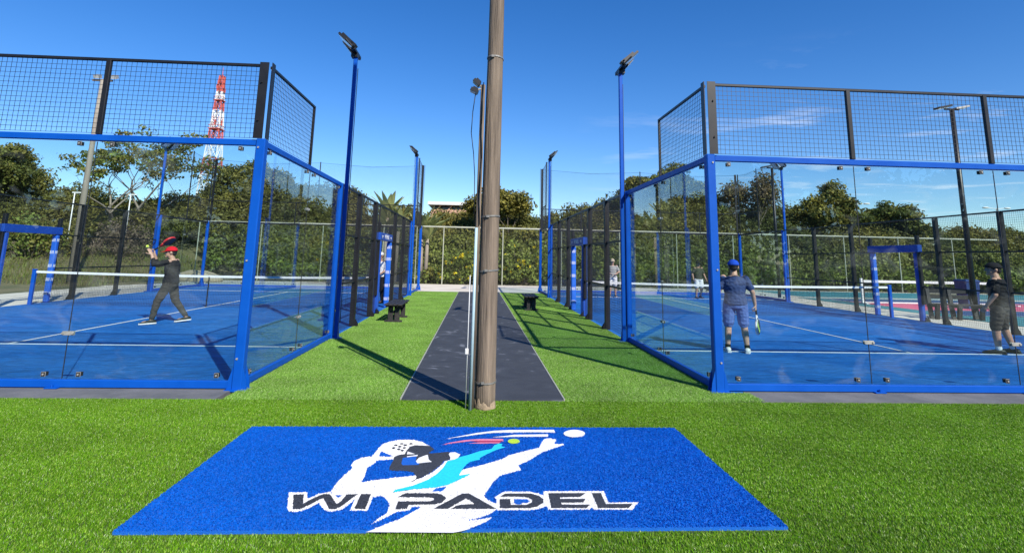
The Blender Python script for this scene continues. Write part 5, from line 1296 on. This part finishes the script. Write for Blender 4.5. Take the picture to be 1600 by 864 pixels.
    for s_ in 'LR':
        an, toe = V['an' + s_], V['toe' + s_]; d = (toe - an); d.z = 0; fl = d.normalized(); rv = Vector((fl.y, -fl.x, 0)); upv = Vector((0, 0, 1))
        tilt = V.get('heel' + s_, 0)
        hl = an - fl * 0.055; z = min(an.z, toe.z + 0.10) - 0.085
        pitch = math.atan2((an.z - 0.085) - (toe.z - 0.03), 0.2)
        def SP(t, h): return an + fl * t + upv * (h - 0.085 - math.tan(pitch) * (t)) if abs(pitch) > 0.02 else an + fl * t + upv * (h - 0.085)
        sb = MB(); loft_secs = []
        for t, w, h in ((-0.085, 0.022, 0.05), (-0.07, 0.036, 0.085), (-0.02, 0.042, 0.105), (0.04, 0.044, 0.090), (0.11, 0.050, 0.062), (0.165, 0.046, 0.048), (0.195, 0.022, 0.035)):
            P0 = SP(t, 0.022)
            sb_ring = []
            for i in range(12):
                a = 2*PI*i/12; sb_ring.append(P0 + rv * (w * math.cos(a)) + upv * ((h - 0.022) * (0.5 + 0.5 * math.sin(a))))
            loft_secs.append(sb_ring)
        sb.rings(loft_secs); so = sb.build('shoe', shoes[0], R, smooth=True)
        sl = MB(); sl.rings([[SP(t, h) + rv * w for (w, h) in ((-ww, 0), (ww, 0), (ww, 0.026), (-ww, 0.026))] for t, ww in ((-0.092, 0.024), (-0.07, 0.040), (0.0, 0.043), (0.10, 0.052), (0.17, 0.046), (0.205, 0.022))])
        sl.build('sole', shoes[1], so)
        if socks:
            kb = MB(); k2 = an.lerp(V['kn' + s_], 0.12); capsule(kb, an, k2, 0.043, 0.045); kb.build('sock', socks, R, smooth=True)
    # hair, face details, cap
    hb = MB(); hb.ellip(hf((0, -0.014, 0.030)), (0.081, 0.093, 0.098), 16, 10, M=Hm, v0=-0.35); hb.ellip(hf((0, -0.050, -0.015)), (0.068, 0.052, 0.062), 12, 8, M=Hm); hb.build('hair', 'hair_dark', R, smooth=True)
    for s_ in (-1, 1):
        e = MB().ellip(hf((0.030 * s_, 0.082, 0.012)), (0.011, 0.008, 0.007), 8, 6, M=Hm).build('eye', 'eye_dark', R, smooth=True)
        MB().box(hf((0.030 * s_, 0.092, 0.034)), (0.034, 0.008, 0.006), M=Hm).build('eyebrow', 'hair_dark', e)
    MB().ellip(hf((0, 0.087, -0.058)), (0.022, 0.008, 0.007), 8, 6, M=Hm).build('mouth', 'lip', R, smooth=True)
    if cap:
        cb = MB(); cb.ellip(hf((0, -0.006, 0.038)), (0.095, 0.112, 0.108), 22, 12, M=Hm, v0=-0.02)
        co = cb.build('cap', cap, R, smooth=True)
        sg = -1 if cap_back else 1
        br = MB(); up_, lo_ = [], []
        for i in range(11):
            a = -1.15 + 2.3 * i / 10; rr = 0.105 + 0.075 * math.cos(a) ** 0.7
            up_.append((0.082 * math.sin(a) * 1.05, sg * 0.098 * math.cos(a), 0.045)); lo_.append((rr * math.sin(a) * 0.62, sg * (0.07 + 0.115 * math.cos(a)), 0.034 - 0.012 * math.cos(a)))
        P = [hf(p) for p in up_ + lo_] + [hf((p[0], p[1], p[2] - 0.005)) for p in up_ + lo_]
        F = [(i, i+1, 12+i, 11+i) for i in range(10)] + [(22+i, 33+i, 34+i, 23+i) for i in range(10)] + [(11+i, 12+i, 34+i, 33+i) for i in range(10)]
        br.add(P, F); br.build('brim', cap, co)
    return R

def racket(loc, fwd_, nrm, label, cols, L_=0.455):
    """padel racket: perforated solid head, frame, throat and grip; loc = grip end"""
    R = empty('padel_racket', (0, 0, 0)); tag(R, label, 'racket', 'padel rackets')
    d = Vector(fwd_).normalized(); n_ = Vector(nrm); n_ = (n_ - d * n_.dot(d)).normalized(); w = d.cross(n_); R.location = loc
    X = lambda a, b_, c=0: w * a + d * b_ + n_ * c
    MB().tube(X(0, 0), X(0, 0.13), 0.017, n=10).build('grip', cols[1], R, smooth=True)
    cy, rx, ry = 0.335, 0.128, 0.135
    ring = []; N = 30
    for i in range(N + 1):
        a = 2*PI*i/N; ring.append([X((rx + q) * math.cos(a), cy + (ry + q) * math.sin(a), t) for q, t in ((-0.010, -0.019), (0.0, -0.019), (0.004, 0), (0.0, 0.019), (-0.010, 0.019))])
    fr = MB()
    for i in range(N): fr.rings([ring[i], ring[i + 1]], mi=0 if math.cos(2*PI*(i + 0.5)/N) > 0 else 1, cap=False)
    fr.build('frame', [cols[0], cols[1]], R, smooth=True)
    # face with round holes: a grid of small quads, cells that fall on holes are left out
    fb = MB(); S = 0.0085
    m_ = int(0.13 / S) + 1
    for i in range(-m_, m_):
        for j in range(-m_, m_):
            x, y = (i + 0.5) * S, (j + 0.5) * S
            if (x / (rx - 0.006)) ** 2 + (y / (ry - 0.006)) ** 2 > 1: continue
            if i % 4 == 0 and j % 4 == 0 and abs(x) < 0.085 and abs(y) < 0.085: continue
            h = S / 2; mi = 1 if (abs(x * 0.8 + y * 0.5) < 0.03 or (x - y) > 0.11) else 0
            for t in (-0.016, 0.016): fb.add([X(x-h, cy+y-h, t), X(x+h, cy+y-h, t), X(x+h, cy+y+h, t), X(x-h, cy+y+h, t)], [(0,1,2,3)], mi)
    fb.build('face', [cols[1], cols[2]], R)
    tb = MB()
    for s_ in (-1, 1): tb.tube(X(0.008 * s_, 0.12), X(0.062 * s_, 0.222), 0.014, 0.015, 8)
    tb.tube(X(-0.03, 0.165), X(0.03, 0.165), 0.010, n=6); tb.build('throat', cols[0], R, smooth=True)
    return R

def base_pose(**kw):
    J = dict(head=(0, 0.02, 1.60), shL=(-0.175, 0, 1.40), shR=(0.175, 0, 1.40), elL=(-0.25, -0.02, 1.12), elR=(0.25, -0.02, 1.12), wrL=(-0.27, 0.06, 0.88), wrR=(0.27, 0.06, 0.88),
             hipL=(-0.095, 0, 0.90), hipR=(0.095, 0, 0.90), knL=(-0.11, 0.02, 0.49), knR=(0.11, 0.02, 0.49), anL=(-0.12, -0.02, 0.085), anR=(0.12, -0.02, 0.085), toeL=(-0.15, 0.14, 0.03), toeR=(0.15, 0.14, 0.03))
    J.update(kw); return J

ZC = 0.012
# 1 red capped player of the left court, stepping, both hands raised before the face (faces -X)
J = base_pose(head=(0.0, 0.06, 1.60), shL=(-0.15, 0.06, 1.40), shR=(0.16, -0.04, 1.41), elL=(-0.14, 0.31, 1.32), elR=(0.13, 0.28, 1.30), wrL=(-0.06, 0.38, 1.55), wrR=(0.05, 0.35, 1.56),
              hipL=(-0.09, 0.02, 0.90), hipR=(0.09, -0.02, 0.90), knL=(-0.12, 0.18, 0.50), knR=(0.11, -0.10, 0.51), anL=(-0.13, 0.24, 0.095), anR=(0.11, -0.33, 0.12), toeL=(-0.15, 0.41, 0.03), toeR=(0.10, -0.16, 0.04),
              handL=(0.1, 0.45, 0.9), palmL=(0.7, 0.5, -0.2), handR=(0.15, 0.15, 1.0), palmR=(-0.3, 1, 0), curl={'L': 0.12, 'R': 0.95})
person((-6.86, 13.12, ZC), math.radians(112), 'player in red cap and charcoal clothes swinging on the left court', J, (0.05, -0.05), 'skin', 'cloth_charcoal', 'cloth_dark_grey', 1.55, 1.95, ('shoe_black', 'shoe_white'), 'cloth_red', vox=0.009, top_long=0.1, scale=(1.12, 1.12, 0.965))
R_ = racket((-7.24, 13.0, 1.61), (0.76, 0.20, 0.58), (-0.50, 0.20, 0.78), 'red and black racket raised over the red capped player', ('racket_red', 'racket_black', 'racket_black'), 0.44)
# 2 blue player, back to the camera
J = base_pose(elL=(-0.255, -0.01, 1.13), elR=(0.275, -0.03, 1.13), wrL=(-0.27, 0.12, 0.92), wrR=(0.315, 0.03, 0.88), knL=(-0.125, 0.02, 0.48), knR=(0.125, 0.02, 0.48), anL=(-0.15, -0.02, 0.085), anR=(0.155, -0.02, 0.085), toeL=(-0.17, 0.14, 0.03), toeR=(0.18, 0.14, 0.03),
              handR=(0.05, 0.03, -1), palmR=(-1, 0.2, 0), curl={'L': 0.5, 'R': 1.0})
person((4.72, 10.08, ZC), math.radians(-18), 'player seen from behind in blue cap, navy shirt and blue shorts', J, (-0.08, 0.0), 'skin', 'cloth_navy', 'cloth_blue', 0.85, 0.95, ('shoe_white', 'shoe_white'), 'cloth_cap_blue', vox=0.009, socks='cloth_black', scale=(1.08, 1.08, 0.94))
racket((5.06, 10.00, 0.79), (0.10, 0.10, -1), (0.75, -0.6, 0.0), 'black and lime racket hanging from the blue capped player', ('racket_white', 'racket_black', 'racket_lime'))
# 3 black clad player at the right edge, turned to the left
J = base_pose(elL=(-0.26, 0.0, 1.12), wrL=(-0.25, 0.12, 0.90), elR=(0.27, -0.05, 1.12), wrR=(0.28, 0.05, 0.90), anL=(-0.16, 0.05, 0.085), toeL=(-0.22, 0.21, 0.03), knL=(-0.13, 0.06, 0.48), anR=(0.17, -0.08, 0.085), toeR=(0.22, 0.08, 0.03), knR=(0.14, 0.0, 0.48))
person((9.98, 10.25, ZC), math.radians(38), 'bearded player in black shirt and long dark shorts at the right edge', J, (0.55, 0.0), 'skin_tan', 'cloth_black', 'cloth_brown', 0.9, 1.08, ('shoe_black', 'shoe_black'), 'cloth_black', True, vox=0.009, top_long=0.1, socks='cloth_white', scale=(1.22, 1.22, 0.97))
# 4 far player of the right court, walking away in white shorts
J = base_pose(elL=(-0.27, 0.0, 1.13), wrL=(-0.30, 0.10, 0.90), elR=(0.27, -0.03, 1.13), wrR=(0.28, 0.05, 0.89), knL=(-0.10, 0.08, 0.50), anL=(-0.11, -0.06, 0.10), toeL=(-0.12, 0.10, 0.04))
person((9.72, 24.2, ZC), math.radians(-165), 'far player in olive shirt and white shorts on the right court', J, (0.1, 0.0), 'skin_tan', 'cloth_olive', 'cloth_white', 0.85, 0.95, ('shoe_black', 'shoe_black'), 'cloth_black', vox=0.013, scale=(1.05, 1.05, 0.93))
racket((9.99, 24.05, 0.82), (0.1, -0.15, -1), (0.4, -0.9, 0), 'dark racket held by the far player in white shorts', ('racket_black', 'racket_black', 'racket_black'))
# 5 far pale player seen past the fence posts
J = base_pose(elL=(-0.27, 0.05, 1.14), wrL=(-0.14, 0.24, 1.05), elR=(0.27, 0.05, 1.14), wrR=(0.12, 0.25, 1.04))
person((5.95, 24.4, ZC), math.radians(170), 'far player in pale cap and light grey shirt behind the mesh posts', J, (0.0, 0.0), 'skin', 'cloth_grey', 'cloth_white', 0.9, 0.95, ('shoe_black', 'shoe_white'), 'cloth_sand', vox=0.013, scale=(1, 1, 0.94))
# 6 person in white at the far half of the left court, behind the doorway posts
J = base_pose(elL=(-0.27, 0.05, 1.14), wrL=(-0.20, 0.22, 1.0), elR=(0.27, 0.05, 1.14), wrR=(0.20, 0.22, 1.0))
person((-3.28, 19.3, ZC), math.radians(150), 'player in white shirt and black trousers behind the left court doorway', J, (0.1, 0.0), 'skin_tan', 'cloth_white', 'cloth_black', 1.3, 1.95, ('shoe_black', 'shoe_black'), 'cloth_white', vox=0.013, top_long=0.1, scale=(1.15, 1.15, 0.97))
